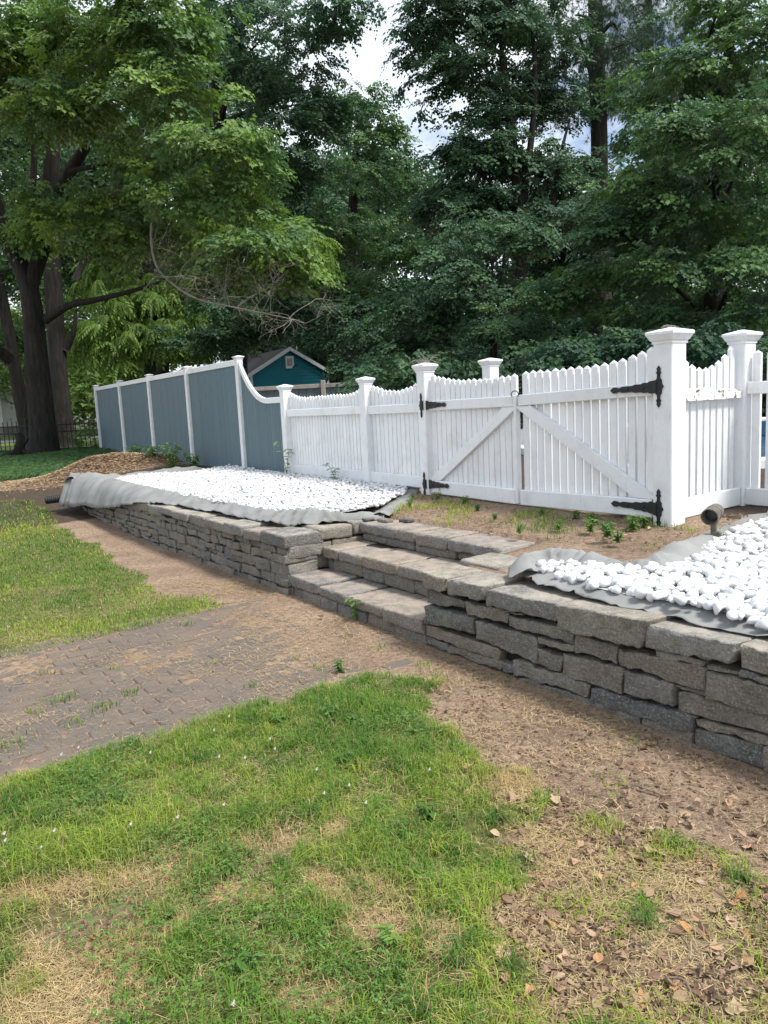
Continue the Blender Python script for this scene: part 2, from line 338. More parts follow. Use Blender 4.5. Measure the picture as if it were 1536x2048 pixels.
def sqlathe(c, ux, uy, prof):
    V = []; F = []; c = np.asarray(c, float); ux = np.asarray(ux, float); uy = np.asarray(uy, float)
    for hw, z in prof:
        for a, b_ in ((-1, -1), (1, -1), (1, 1), (-1, 1)): V.append(c+ux*a*hw+uy*b_*hw+np.array([0, 0, z]))
    for i in range(len(prof)-1):
        for k in range(4): F.append([4*i+k, 4*i+(k+1) % 4, 4*i+4+(k+1) % 4, 4*i+4+k])
    F.append([3, 2, 1, 0]); q = 4*(len(prof)-1); F.append([q, q+1, q+2, q+3])
    if np.cross(ux, uy)[2] < 0: F = [f[::-1] for f in F]
    return np.array(V), F
def lathe(prof, c, axis=(0, 0, 1), seg=16):
    ax = Vector(axis).normalized(); q = Vector((0, 0, 1)).rotation_difference(ax); V = []; F = []
    for r, z in prof:
        for k in range(seg):
            a = 2*math.pi*k/seg; p = q @ Vector((r*math.cos(a), r*math.sin(a), z)); V.append(np.array(p)+np.asarray(c))
    for i in range(len(prof)-1):
        for k in range(seg): F.append([i*seg+k, i*seg+(k+1) % seg, (i+1)*seg+(k+1) % seg, (i+1)*seg+k])
    F.append(list(range(seg))[::-1]); F.append([(len(prof)-1)*seg+k for k in range(seg)])
    return np.array(V), F
def tube(pts, rads, seg=8, wob=0.0):
    pts = [Vector(p) for p in pts]; V = []; F = []; n = len(pts); up = Vector((0.3, 0.9, 0.2))
    for i, p in enumerate(pts):
        d = (pts[min(i+1, n-1)]-pts[max(i-1, 0)]).normalized(); a = d.cross(up)
        if a.length < 1e-3: a = d.cross(Vector((1, 0, 0)))
        a.normalize(); b_ = d.cross(a)
        for k in range(seg):
            th = 2*math.pi*k/seg; r = rads[i]
            if wob: r *= 1+wob*noise.noise(Vector((math.cos(th)*1.7, math.sin(th)*1.7, p.z*0.5+p.x*3)))
            V.append(np.array(p+(a*math.cos(th)+b_*math.sin(th))*r))
    for i in range(n-1):
        for k in range(seg): F.append([i*seg+k, i*seg+(k+1) % seg, (i+1)*seg+(k+1) % seg, (i+1)*seg+k])
    F.append(list(range(seg))); F.append([(n-1)*seg+k for k in range(seg)][::-1])
    return np.array(V), F
def smooth_path(pts, n):
    pts = [np.asarray(p, float) for p in pts]; m = len(pts); out = []
    for i in range(n):
        u = i/(n-1)*(m-1); k = min(int(u), m-2); f = u-k
        p0, p1, p2, p3 = pts[max(k-1, 0)], pts[k], pts[k+1], pts[min(k+2, m-1)]
        out.append(0.5*(2*p1+(p2-p0)*f+(2*p0-5*p1+4*p2-p3)*f*f+(3*p1-p0-3*p2+p3)*f**3))
    return out

# ------------------------------------------------------------------ ground masks (where grass, soil and mulch lie)
def poly_ground(pl): return np.array([ong(*p)[:2] for p in pl])
def inpoly(x, y, pg):
    r = np.zeros(np.shape(x), bool); n = len(pg); j = n-1
    for i in range(n):
        xi, yi = pg[i]; xj, yj = pg[j]
        c = ((yi > y) != (yj > y)) & (x < (xj-xi)*(y-yi)/((yj-yi) if yj != yi else 1e-9)+xi); r ^= c; j = i
    return r
PG_FAR = np.vstack([poly_ground([(0, 1318), (130, 1290), (300, 1254), (450, 1214), (425, 1193), (330, 1192), (292, 1176), (298, 1152), (232, 1132), (205, 1100), (130, 1062), (95, 1022), (60, 1003)]), [[-9.0, 14.2], [-12, 15.5], [-30, 15], [-30, 3], [-6.2, 3.0]]])
PG_NEAR = poly_ground([(-700, 1600), (0, 1548), (100, 1520), (300, 1480), (560, 1400), (660, 1362), (745, 1345), (838, 1385), (865, 1425), (935, 1490), (1050, 1555), (1125, 1610), (1100, 1680), (1010, 1740), (960, 1850), (1040, 1950), (1060, 2048), (1080, 2500), (-900, 2500)])
PG_RIGHT = poly_ground([(1125, 1610), (1536, 1760), (1800, 1850), (1900, 2500), (900, 2500), (960, 1850), (1010, 1740)])
DEAD = [(ong(px, py), r) for px, py, r in ((150, 1885, .18), (110, 1785, .11), (290, 1770, .15), (340, 1850, .09), (560, 1695, .11), (690, 1665, .07), (680, 1780, .10), (130, 2020, .19), (870, 1880, .08), (620, 1990, .09), (1010, 1575, .12), (760, 1840, .1), (480, 1790, .08), (1080, 1690, .16))]
PALE = [(ong(px, py), r) for px, py, r in ((250, 1230, .35), (90, 1190, .5), (250, 1130, .4), (120, 1100, .5))]
def grass_mask(x, y):
    wx = x+(fbm(x, y, 4.0, 11, 3)-0.5)*0.42; wy = y+(fbm(x, y, 4.0, 21, 3)-0.5)*0.42
    m = np.where(inpoly(wx, wy, PG_FAR) | inpoly(wx, wy, PG_NEAR), 1.0, 0.0)
    r = inpoly(wx, wy, PG_RIGHT) & (m < 0.5)
    m = np.where(r, 0.52*sm((fbm(x, y, 5.0, 31, 3)-0.33)/0.25), m)
    t, v = tvof(x, y)
    m = np.where((t > 2.0) & (t < 4.25) & (v > -9) & (v < 0.1), 0, m)
    return m
def dead_mask(x, y):
    d = np.zeros(np.shape(x))
    wx = x+(fbm(x, y, 7.0, 41, 3)-0.5)*0.2; wy = y+(fbm(x, y, 7.0, 51, 3)-0.5)*0.2
    for c, r in DEAD: d = np.maximum(d, sm(1.5-np.hypot(wx-c[0], (wy-c[1]))/r))
    return d
# ------------------------------------------------------------------ ground sheet
def axis(lo, hi, st, far):
    a = list(np.arange(lo, hi+1e-6, st)); s_ = st; x = hi; up = []
    while x < far: s_ *= 1.25; x += s_; up.append(x)
    s_ = st; x = lo; dn = []
    while x > -far: s_ *= 1.25; x -= s_; dn.append(x)
    return np.array(dn[::-1]+a+up)
ta, va = axis(-1.5, 9.5, 0.05, 220), axis(-3.6, 2.4, 0.05, 220)
TT, VV = np.meshgrid(ta, va); GX = W0[0]+T[0]*TT+N[0]*VV; GY = W0[1]+T[1]*TT+N[1]*VV; GZ = gz(GX, GY)
nr, nc = GX.shape; V = np.stack([GX, GY, GZ], -1).reshape(-1, 3)
ii = (np.arange(nr-1)[:, None]*nc+np.arange(nc-1)[None]).ravel(); Q = np.stack([ii, ii+1, ii+1+nc, ii+nc], 1)[:, ::-1]
gr = mknp('ground', V, Q, 'ground_soil', smooth=True); gr['kind'] = 'structure'
gm_ = grass_mask(GX, GY); tfl, vfl = tvof(GX, GY)
mulch = ((tfl > 10.2) & (vfl > -1.6) & (vfl < 3.0) & (tfl < 17)) * 0.9 + ((vfl > 2.2) & (GY < 60) & ~((tfl > 19) & (GX < -6))) * 0.8
fargrass = np.where((GY > 20.5) & (GX < -5.5), 1.0, 0.0)*sm((GY-20.5)/1.0)
msk = np.ones((nr*nc, 4), np.float32); msk[:, 0] = (gm_*(1-0.7*dead_mask(GX, GY))).ravel(); msk[:, 1] = np.clip(mulch, 0, 1).ravel(); msk[:, 2] = fargrass.ravel()
a = gr.data.attributes.new('Mask', 'FLOAT_COLOR', 'POINT'); a.data.foreach_set('color', msk.ravel())

# ------------------------------------------------------------------ brick path
path = empty('brick_path', P(3.1, -1.4, 0.0), kind='structure')
vv0, vv1, tt0, tt1 = -3.1, 0.0, 2.03, 4.16
bl, bw = 0.205, 0.1012
row = 0; tcur = tt0
while tcur+bw <= tt1+0.02:
    vcur = vv0+(row % 2)*bl*0.5
    while vcur < vv1-0.04:
        L_ = min(bl, vv1-vcur); ct, cv = tcur+bw/2, vcur+L_/2
        p = P(ct, cv); z = float(gz(p[0], p[1]))+0.0050+random.uniform(-0.003, 0.003)-0.010*float(sm((cv+0.95)/0.6))*float(sm((fbm(ct, cv, 2.0, 151, 2)-.25)/.3))-0.004*float(sm((fbm(ct, cv, 1.6, 153, 3)-.58)/.15))
        q = pix((p[0], p[1], z))
        if q[0] > -160 and abs(cv) < 3.1:
            tl = [random.uniform(-0.02, 0.02) for _ in range(2)]
            uz = np.array([tl[0], tl[1], 1.0]); uz /= np.linalg.norm(uz); ux = np.array([*N, 0]); ux -= uz*(ux @ uz); ux /= np.linalg.norm(ux); uy = np.cross(uz, ux)
            c = (p[0], p[1], z-0.03)
            V, F = cbox(c, L_/2-0.0022-random.random()*0.002, bw/2-0.0032-random.random()*0.002, 0.03, ux, uy, uz, 0.006)
            V += np.array([random.uniform(-1, 1)*0.003 for _ in range(3)])*[1, 1, 0]
            mk('brick', V, F, 'brick', path)
        vcur += bl
    tcur += bw; row += 1

# ------------------------------------------------------------------ dry stone walls and steps
def unit_stone(h, r, nx, ny, nz_):
    """rounded box surface grid, half sizes h"""
    def ticks(n, hh):
        e = min(0.9, 1-r*0.9/hh); base = np.linspace(-e, e, max(2, n)); return np.concatenate([[-1, -(1+e)/2], base, [(1+e)/2, 1]])
    tk = [ticks(nx, h[0]), ticks(ny, h[1]), ticks(nz_, h[2])]; V = []; F = []; key = {}
    def vid(p):
        k = tuple(np.round(p, 5))
        if k not in key: key[k] = len(V); V.append(p)
        return key[k]
    for k in range(3):
        l, m = (k+1) % 3, (k+2) % 3
        for s_ in (-1, 1):
            for i in range(len(tk[l])-1):
                for j in range(len(tk[m])-1):
                    qs = []
                    for a_, b_ in ((i, j), (i+1, j), (i+1, j+1), (i, j+1)):
                        p = [0, 0, 0]; p[k] = s_; p[l] = tk[l][a_]; p[m] = tk[m][b_]; qs.append(vid(p))
                    F.append(qs if s_ > 0 else qs[::-1])
    V = np.array(V, float)*h; inner = np.clip(V, -(np.array(h)-r), np.array(h)-r); d = V-inner; n = np.linalg.norm(d, axis=1); n[n == 0] = 1
    mx_ = np.abs(d).max(1); V = inner+d/n[:, None]*np.minimum(n, r)[:, None]*np.where(mx_ > 0, 1, 0)[:, None]
    return V/np.array(h), F
def stone(name, front, d0, d1, mat, parent, r=0.018, rough=0.010, ax='v', fx=None, topslope=0.0):
    """front: four (a, z) corners TL TR BR BL on the face; extruded from d0 to d1 (other axis)"""
    fr = np.array(front, float); la = np.linalg.norm(fr[1]-fr[0]); lz = abs(fr[:, 1].max()-fr[:, 1].min()); h = (max(la, .03)/2, max(abs(d1-d0), .03)/2, max((fr[0, 1]+fr[1, 1]-fr[2, 1]-fr[3, 1])/2, .015)/2)
    r = min(r, min(h)*0.8); nx = int(np.clip(la/0.032, 3, 16)); nz_ = int(np.clip(h[2]*2/0.026, 2, 7)); ny = int(np.clip(abs(d1-d0)/0.08, 2, 5))
    U, F = unit_stone(h, r, nx, ny, nz_); a = (U[:, 0]+1)/2; d = (U[:, 1]+1)/2; z = (U[:, 2]+1)/2
    top = fr[0][None]*(1-a[:, None])+fr[1][None]*a[:, None]; bot = fr[3][None]*(1-a[:, None])+fr[2][None]*a[:, None]
    q = bot*(1-z[:, None])+top*z[:, None]; sd_ = random.uniform(0, 100); V = []
    for i in range(len(U)):
        dd = d0+(d1-d0)*d[i]; p = P(q[i, 0], dd, q[i, 1]) if ax == 'v' else P(dd, q[i, 0], q[i, 1])
        s1 = noise.noise_vector(Vector(p)*7+Vector((sd_, 0, 0))); s2 = noise.noise_vector(Vector(p)*24+Vector((0, sd_, 0))); s3 = noise.noise_vector(Vector(p)*60)
        e = np.array(s1)*rough*.5+np.array(s2)*rough*0.65+np.array(s3)*rough*0.42
        if topslope and z[i] > 0.9: e[2] *= 0.4
        V.append(p+e)
    V = np.array(V)
    if ax == 'v': F = [f[::-1] for f in F]
    # orientation check
    c = V.mean(0); f0 = F[len(F)//2]; n = np.cross(V[f0[1]]-V[f0[0]], V[f0[2]]-V[f0[0]])
    if n @ (V[f0].mean(0)-c) < 0: F = [f[::-1] for f in F]
    return mk(name, V, F, mat, parent, smooth=True)
def rect(a0, a1, z0, z1, j=0.0):
    k = lambda: random.uniform(-j, j)
    return [(a0+k(), z1+k()), (a1+k(), z1+k()), (a1+k(), z0+k()), (a0+k(), z0+k())]
def coursed(parent, a0, a1, z0fn, zt, lens, hs, ax='v', dep=(0.0, 0.3), mat='wall_stone', jit=0.011, rough=0.016, cut=None):
    """irregular courses of stones between ground and zt"""
    z = min(z0fn(a0), z0fn(a1))-0.03; hlist = []
    while z < zt-0.03:
        h = min(random.uniform(*hs), zt-z)
        if zt-z-h < 0.035: h = zt-z
        hlist.append((z, h)); z += h
    for zc, h in hlist:
        a = a0
        while a < a1-0.02:
            l = random.uniform(*lens)
            if a1-a-l < lens[0]*0.7: l = a1-a
            if zc+h > z0fn(a+l/2)-0.005:
                off = random.uniform(-0.014, 0.016); g = 0.004
                if h > 0.095 and l < 0.3 and random.random() < 0.35:
                    k = h*random.uniform(0.3, 0.6)
                    stone('stone', rect(a+g, a+l-g, zc+g, zc+k-g*0.5, jit), dep[0]+off, dep[1], mat, parent, 0.008, rough, ax)
                    stone('stone', rect(a+g, a+l-g, zc+k+g*0.5, zc+h-g, jit), dep[0]-off, dep[1], mat, parent, 0.008, rough, ax)
                else:
                    stone('stone', rect(a+g, a+l-g, zc+g, zc+h-g, jit), dep[0]+off, dep[1], mat, parent, 0.009, rough, ax)
            a += l
gzt = lambda t: float(gz(*P(t, -0.05)[:2]))
# right wall: stones read off the photograph, one by one
rw = empty('stone_wall', P(1.0, 0.0, 0.0), 'low grey dry stone retaining wall with big capstones beside the bed of large white pebbles', 'wall')
def zq(x, y): return onv(820+x/2.145, 1050+y/2.145, 0.0)
CAPS_R = [((60, 200), (165, 230), (160, 287), (70, 268)), ((168, 232), (333, 262), (325, 325), (168, 297)), ((332, 275), (634, 337), (630, 412), (332, 345)), ((640, 335), (1042, 405), (1010, 528), (640, 445)), ((1015, 425), (1412, 508), (1387, 597), (1015, 520)), ((1412, 508), (1640, 575), (1640, 680), (1420, 615))]
STON_R = [((64, 275), (224, 333), (224, 362), (64, 335)), ((228, 332), (415, 383), (415, 426), (236, 386)), ((334, 348), (470, 382), (470, 392), (338, 362)), ((420, 392), (698, 457), (695, 510), (420, 437)), ((702, 470), (890, 520), (882, 597), (702, 547)), ((542, 487), (698, 520), (695, 547), (545, 507)),
 ((62, 345), (268, 402), (268, 465), (62, 420)), ((270, 412), (540, 492), (535, 596), (270, 490)), ((545, 540), (645, 570), (640, 636), (545, 600)), ((650, 552), (908, 622), (900, 726), (650, 650)), ((892, 532), (1268, 612), (1265, 716), (892, 600)), ((915, 627), (1120, 682), (1125, 780), (915, 720)), ((1124, 692), (1268, 722), (1268, 738), (1124, 706)),
 ((1272, 632), (1650, 725), (1650, 845), (1272, 750)), ((1130, 716), (1650, 850), (1650, 940), (1130, 800)), ((65, 430), (380, 542), (375, 586), (65, 477)), ((440, 582), (764, 687), (760, 742), (440, 642)), ((770, 697), (1214, 822), (1210, 895), (770, 760)), ((1225, 837), (1640, 940), (1640, 985), (1225, 870)), ((1212, 874), (1514, 952), (1514, 1052), (1212, 952)),
 ((150, 517), (385, 588), (380, 627), (150, 547)), ((386, 592), (448, 604), (448, 642), (390, 636)), ((460, 655), (550, 677), (550, 707), (460, 680)), ((64, 480), (148, 512), (148, 546), (64, 510)), ((552, 686), (980, 812), (980, 866), (552, 715)), ((990, 838), (1208, 892), (1205, 945), (990, 872)), ((1518, 955), (1700, 1000), (1700, 1110), (1518, 1060)), ((1272, 600), (1425, 640), (1425, 655), (1272, 625)), ((1415, 622), (1640, 690), (1640, 715), (1415, 650)), ((1050, 530), (1268, 590), (1268, 608), (1050, 565))]
random.seed(3)
for q in CAPS_R:
    f = [zq(*p) for p in q]; lo = f[0][0]-f[1][0]
    stone('capstone', f, -0.015+random.uniform(-.012, .012), 0.36 if lo > 0.25 else 0.30, 'cap_stone', rw, 0.012, 0.019, topslope=1)
for q in STON_R:
    f = [zq(*p) for p in q]
    f = [(a_, max(z_, -0.05)) for a_, z_ in f]
    stone('stone', f, random.uniform(-.012, .022), 0.26, 'wall_stone', rw, 0.006, 0.016)
coursed(rw, -2.2, -0.15, lambda t: 0.0, 0.37, (0.2, 0.5), (0.08, 0.14))
for k in range(4): stone('capstone', rect(-2.2+k*0.515, -1.69+k*0.515, 0.37, 0.5, 0.006), -0.01, 0.36, 'cap_stone', rw, 0.024, 0.014)
# caps running back along the right side of the steps
for a0_, a1_ in ((0.31, 0.62), (0.63, 1.02)):
    stone('capstone', rect(a0_, a1_, 0.40, 0.515, 0.01), 2.245, 1.86, 'cap_stone', rw, 0.024, 0.014, ax='t', topslope=1)
coursed(rw, 0.27, 1.0, lambda t: 0.1, 0.40, (0.18, 0.4), (0.07, 0.12), ax='t', dep=(2.24, 1.98))
V, F = cbox(P(0.0, 0.2, 0.16), 2.2, 0.13, 0.2, (*T, 0), (*N, 0)); mk('dark_core', V, F, 'core_shade', rw)  # dark backing box added behind the stones so their gaps look shaded
V, F = cbox(P(2.1, 0.6, 0.2), 0.1, 0.36, 0.18, (*T, 0), (*N, 0)); mk('dark_core', V, F, 'core_shade', rw)
# left wall
random.seed(11)
lw = empty('stone_wall', P(7.2, 0.0, 0.1), 'long grey dry stone retaining wall with grey cloth hanging over its far end', 'wall')
coursed(lw, 4.11, 7.4, gzt, 0.395, (0.11, 0.34), (0.055, 0.115))
coursed(lw, 7.4, 11.0, gzt, 0.40, (0.11, 0.30), (0.05, 0.11))
tcur = 4.09; k = 0
LC = [0.47, 0.34, 0.42, 0.55, 0.40, 0.5, 0.36, 0.46, 0.52, 0.4, 0.48, 0.42, 0.5, 0.5, 0.45]
while tcur < 10.9:
    l = LC[k % len(LC)]; th = random.uniform(0.07, 0.105); z1 = 0.492+random.uniform(-.008, .012)
    stone('capstone', rect(tcur+0.004, tcur+l-0.004, z1-th-0.012*(k > 0), z1, 0.008), -0.02+random.uniform(-.02, .012), 0.33+random.uniform(0, .05), 'cap_stone', lw, 0.022, 0.013, topslope=1)
    tcur += l; k += 1
# left return beside the steps (faces the camera)
coursed(lw, 0.02, 0.97, lambda t: 0.0 if t < 0.35 else (0.17 if t < .72 else .34), 0.40, (0.30, 0.6), (0.09, 0.14), ax='t', dep=(4.11, 4.36), rough=0.012)
for a0_, a1_ in ((0.335, 0.66), (0.665, 0.98), (0.985, 1.3)):
    stone('capstone', rect(a0_, a1_, 0.41, 0.52+0.02*(a0_ > .5), 0.01), 4.09, 4.44, 'cap_stone', lw, 0.024, 0.014, ax='t', topslope=1)
V, F = cbox(P(7.5, 0.19, 0.18), 3.3, 0.11, 0.19, (*T, 0), (*N, 0)); mk('dark_core', V, F, 'core_shade', lw)
V, F = cbox(P(4.29, 0.6, 0.19), 0.1, 0.36, 0.19, (*T, 0), (*N, 0)); mk('dark_core', V, F, 'core_shade', lw)
# steps
random.seed(5)
st = empty('stone_steps', P(3.15, 0.3, 0.0), 'three broad grey stone steps set between the two low stone walls', 'steps')
def course_t(cuts, z0, z1, v0, v1, name, mat, r=0.02, rough=0.011):
    for a_, b_ in zip(cuts[:-1], cuts[1:]):
        stone(name, rect(min(a_, b_)+0.004, max(a_, b_)-0.004, z0+random.uniform(-.006, .006), z1+random.uniform(-.006, .006), 0.007), v0+random.uniform(-.02, .015), v1, mat, st, r, rough, topslope=1)
course_t([4.1, 3.62, 3.2, 2.72, 2.25], 0.075, 0.163, 0.0, 0.44, 'tread', 'tread_stone')
course_t([4.1, 3.9, 3.6, 3.35, 2.95, 2.6, 2.25], -0.04, 0.07, 0.03, 0.3, 'riser_stone', 'wall_stone')
course_t([4.09, 3.86, 3.5, 3.02, 2.6, 2.25], 0.275, 0.358, 0.345, 0.80, 'tread', 'tread_stone')
course_t([4.09, 4.0, 3.55, 3.25, 2.85, 2.6, 2.25], 0.165, 0.272, 0.38, 0.7, 'riser_stone', 'wall_stone')
course_t([4.09, 3.55, 3.28, 2.86, 2.25], 0.435, 0.528, 0.715, 1.22, 'tread', 'tread_stone', 0.024, 0.015)
course_t([4.09, 3.7, 3.3, 2.8, 2.25], 0.36, 0.432, 0.755, 1.0, 'riser_stone', 'wall_stone')
V, F = cbox(P(3.17, 0.62, 0.1), 0.9, 0.38, 0.05, (*T, 0), (*N, 0)); mk('dark_core', V, F, 'core_shade', st)
V, F = cbox(P(3.17, 0.85, 0.26), 0.9, 0.2, 0.1, (*T, 0), (*N, 0)); mk('dark_core', V, F, 'core_shade', st)
# loose flat stones lying on the top step
for i, (px, py, l) in enumerate(((730, 1037, .12), (770, 1040, .1), (813, 1040, .09), (1140, 1075, .2), (1190, 1085, .16))):
    p = atz(px, py, 0.545); t_, v_ = tvof(p[0], p[1])
    o = stone('loose_stone', rect(t_-l*0.7, t_+l*0.7, .53, .558, .006), v_-l*.4, v_+l*.4, 'rubble' if i < 3 else 'cap_stone', None, .01, .008)
    tag(o, ['thin dark flat stone lying on the top step next to the corner capstone', 'thin grey flat stone at the back of the top step', 'small dark lump of stone at the soil edge behind the top step', 'flat reddish stone half sunk in the soil behind the right fabric', 'smaller flat stone in the soil near the gate weeds'][i], 'stone')

# ------------------------------------------------------------------ white picket fence, gates, blue board fence
G2 = np.array([2.0, 5.38]); FA = rad(32); D2 = np.array([-math.sin(FA), math.cos(FA)]); NF = np.array([-D2[1], D2[0]])
D3 = np.array([*D2, 0]); N3 = np.array([*NF, 0]); Z3 = np.array([0, 0, 1.0])
class Frame:
    def __init__(s, o, d, n): s.o = np.array([o[0], o[1], 0.0]); s.d = np.array([*d, 0.0]); s.n = np.array([*n, 0.0])
    def __call__(s, a, n, z): return s.o+s.d*a+s.n*n+np.array([0, 0, z])
FM = Frame(G2, D2, NF)
G3 = np.array([2.82, 6.03]); e_ = (G3-G2)/np.linalg.norm(G3-G2); FR = Frame(G2, e_, (e_[1], -e_[0])); LR = np.linalg.norm(G3-G2)
FS = Frame(G3, -D2, NF)
random.seed(21)
def picket(fr, s, z0, z1, parent, n=-0.016, w_=0.0318, th=0.013, mat='white_paint'):
    lean = random.uniform(-.004, .004); V = []
    for z, k, l in ((z0, 1, 0), (z1-0.026, 1, lean)):
        for a_, b_ in ((-1, -1), (1, -1), (1, 1), (-1, 1)): V.append(fr(s+a_*w_*k+l, n+b_*th, z))
    V.append(fr(s+lean, n, z1)); F = [[3, 2, 1, 0], [0, 1, 5, 4], [1, 2, 6, 5], [2, 3, 7, 6], [3, 0, 4, 7], [4, 5, 8], [5, 6, 8], [6, 7, 8], [7, 4, 8]]
    if np.cross(fr.d, fr.n)[2] < 0: F = [f[::-1] for f in F]
    return mk('picket', V, F, mat, parent)
def post(fr, s, n, hw, z0, z1, parent, capk=1.0, mat='white_paint'):
    V, F = cbox(fr(s, n, (z0+z1)/2), hw, hw, (z1-z0)/2, fr.d, fr.n, Z3, 0.007); p = mk('post', V, F, mat, parent)
    k = capk; pr = [(hw*1.06, -0.012), (hw*1.06, 0.004), (hw*1.18, 0.012), (hw*1.40, 0.040*k), (hw*1.46, 0.044*k), (hw*1.46, 0.058*k), (hw*1.40, 0.062*k), (0.012, 0.085*k)]
    V, F = sqlathe(fr(s, n, z1), fr.d, fr.n, pr); mk('post_cap', V, F, mat, p); return p
def rail(fr, s0, s1, za, zb, hz, n, th, parent, name='rail', mat='white_paint'):
    a_, b_ = fr(s0, n, za), fr(s1, n, zb); d = b_-a_; l = np.linalg.norm(d); d /= l; up = np.cross(fr.n, d)
    if up[2] < 0: up = -up
    V, F = cbox((a_+b_)/2, l/2, th, hz, d, fr.n, up, 0.006); return mk(name, V, F, mat, parent)
fence = empty('picket_fence', FM(4.5, 0, 0.62), 'white picket fence run with scalloped tops between the blue board fence and the gate', 'fence')
post(FM, 2.87, 0, 0.066, 0.55, 1.85, fence, 1.05); post(FM, 4.0, 0.02, 0.056, 0.6, 1.785, fence, .9); post(FM, 6.12, 0.02, 0.060, 0.6, 1.795, fence, .95)
for s0, s1 in ((2.945, 3.94), (4.065, 6.05)):
    n_ = int(round((s1-s0)/0.081))
    for i in range(n_):
        s = s0+(i+0.5)*(s1-s0)/n_; u = (s-s0)/(s1-s0)*2-1; e = max(0, 1-min(s-s0, s1-s)/0.42)
        picket(FM, s, 0.66, 1.695+0.085*e**1.6+random.uniform(-.006, .006), fence)
    rail(FM, s0-0.01, s1+0.01, 1.492, 1.487, 0.047, 0.022, 0.022, fence, 'top_rail'); rail(FM, s0-0.01, s1+0.01, 0.735, 0.735, 0.06, 0.022, 0.022, fence, 'bottom_rail')
# gates
def spear(sc=1.0):
    h = [(0, .150), (.016, .128), (.012, .112), (.022, .100), (.011, .088), (.013, .062), (.026, .046), (.027, .022), (.042, .0)]
    r = h+[(x, -z) for x, z in h[::-1][1:]]; r += [(-x, z) for x, z in r[::-1][1:-1]]
    return [(x*sc, z*sc) for x, z in r]
def strap(l, sg, sc=1.0):
    h = [(0, .046), (.05, .042), (.062, .034), (.10, .036), (.125, .027), (.17, .030), (.20, .021), (l*0.72, .022), (l*0.80, .012), (l*0.86, .020), (l*0.93, .022), (l, 0)]
    r = h+[(x, -z) for x, z in h[::-1][1:]]; return [(sg*x*sc, z*sc) for x, z in r]
def hinge(parent, fr, sp, sst, z, l, sg, npost, nst, tilt=0.0, sc=1.0):
    V, F = extr(spear(sc), fr(sp, npost, z), fr.d, Z3, fr.n, 0.008); h = mk('hinge', V, F, 'black_iron', parent)
    d = fr.d+Z3*tilt*sg; V, F = extr(strap(l, sg, 1.0), fr(sst, nst, z), d/np.linalg.norm(d), Z3, fr.n, 0.008); mk('strap', V, F, 'black_iron', h)
    V, F = lathe([(0.011, -0.045), (0.013, -0.043), (0.013, 0.043), (0.011, 0.045)], fr((sp+sst)/2, max(npost, nst)+0.008, z), seg=10); mk('hinge_pin', V, F, 'black_iron', h)
    for k in (0.25, 0.6):
        V, F = lathe([(0.011, 0), (0.009, 0.006), (0.004, 0.009)], fr(sst+sg*l*k, nst+0.008, z+tilt*l*k), fr.n, 8); mk('bolt', V, F, 'black_iron', h)
    for k in (-0.09, 0.09):
        V, F = lathe([(0.008, 0), (0.007, 0.005), (0.003, 0.007)], fr(sp, npost+0.008, z+k*sc), fr.n, 8); mk('bolt', V, F, 'black_iron', h)
def gate(s0, s1, hinge_at_low, label, topfn, zr0, zr1, zb0, zb1):
    g = empty('picket_gate', FM((s0+s1)/2, 0, 0.62), label, 'gate')
    n_ = 16
    for i in range(n_):
        s = s0+(i+0.5)*(s1-s0)/n_
        picket(FM, s, 0.64+(zb0-0.69), topfn(s)+random.uniform(-.004, .004), g, n=-0.017)
    rail(FM, s0, s1, zr0, zr1, 0.047, 0.020, 0.022, g, 'top_rail'); rail(FM, s0, s1, zb0, zb1, 0.066, 0.020, 0.022, g, 'bottom_rail')
    if hinge_at_low: A, B = (s0+0.06, zb0+0.10), (s1-0.05, zr1-0.075)
    else: A, B = (s1-0.06, zb1+0.10), (s0+0.05, zr0-0.075)
    # diagonal brace cut level at both ends
    (a0, z0), (a1, z1) = A, B; dx, dz = a1-a0, z1-z0; l = math.hypot(dx, dz); px_, pz_ = -dz/l*0.045, dx/l*0.045
    hw = 0.045*l/abs(dz)*1.0; sg = 1 if dx > 0 else -1
    out = [(a0-hw, z0-0.032), (a0+hw, z0-0.032), (a1+hw, z1+0.026), (a1-hw, z1+0.026)]
    out = [(x, min(max(z, zb0+.067), 9)) for x, z in out]
    V, F = extr(out, FM(0, 0.0, 0), D3, Z3, N3, 0.036); mk('brace', V, F, 'white_paint', g)
    return g
gr_ = gate(0.095, 1.475, True, 'white picket gate leaf hung on the tallest fence post, gaps showing between its pickets', lambda s: 1.768+0.10*max(0, 1-(s-0.1)/0.62)**1.7, 1.562, 1.522, 0.715, 0.690)
gl_ = gate(1.535, 2.79, False, 'white picket gate leaf hung on the post beside the white pebble bed', lambda s: 1.742+0.075*max(0, (s-2.25)/0.5)**1.6+0.02*max(0, (1.75-s)/0.25), 1.518, 1.508, 0.690, 0.700)
rail(FM, 1.497, 1.525, 1.10, 1.10, 0.47, 0.022, 0.03, gl_, 'stile')
hinge(gr_, FM, 0.005, 0.055, 1.575, 0.40, 1, 0.079, 0.05, -0.03, 0.95); hinge(gr_, FM, 0.005, 0.055, 0.725, 0.40, 1, 0.079, 0.05, 0.0, 0.95)
hinge(gl_, FM, 2.862, 2.815, 1.515, 0.34, -1, 0.067, 0.05, 0.0, 0.82); hinge(gl_, FM, 2.862, 2.815, 0.725, 0.34, -1, 0.067, 0.05, 0.0, 0.82)
V, F = tube([FM(1.50+0.045*math.cos(a_), 0.05, 1.575+0.03*math.sin(a_)) for a_ in np.linspace(-0.6, math.pi+0.6, 12)], [0.004]*12, 6); mk('wire_latch', V, F, 'black_iron', gl_)
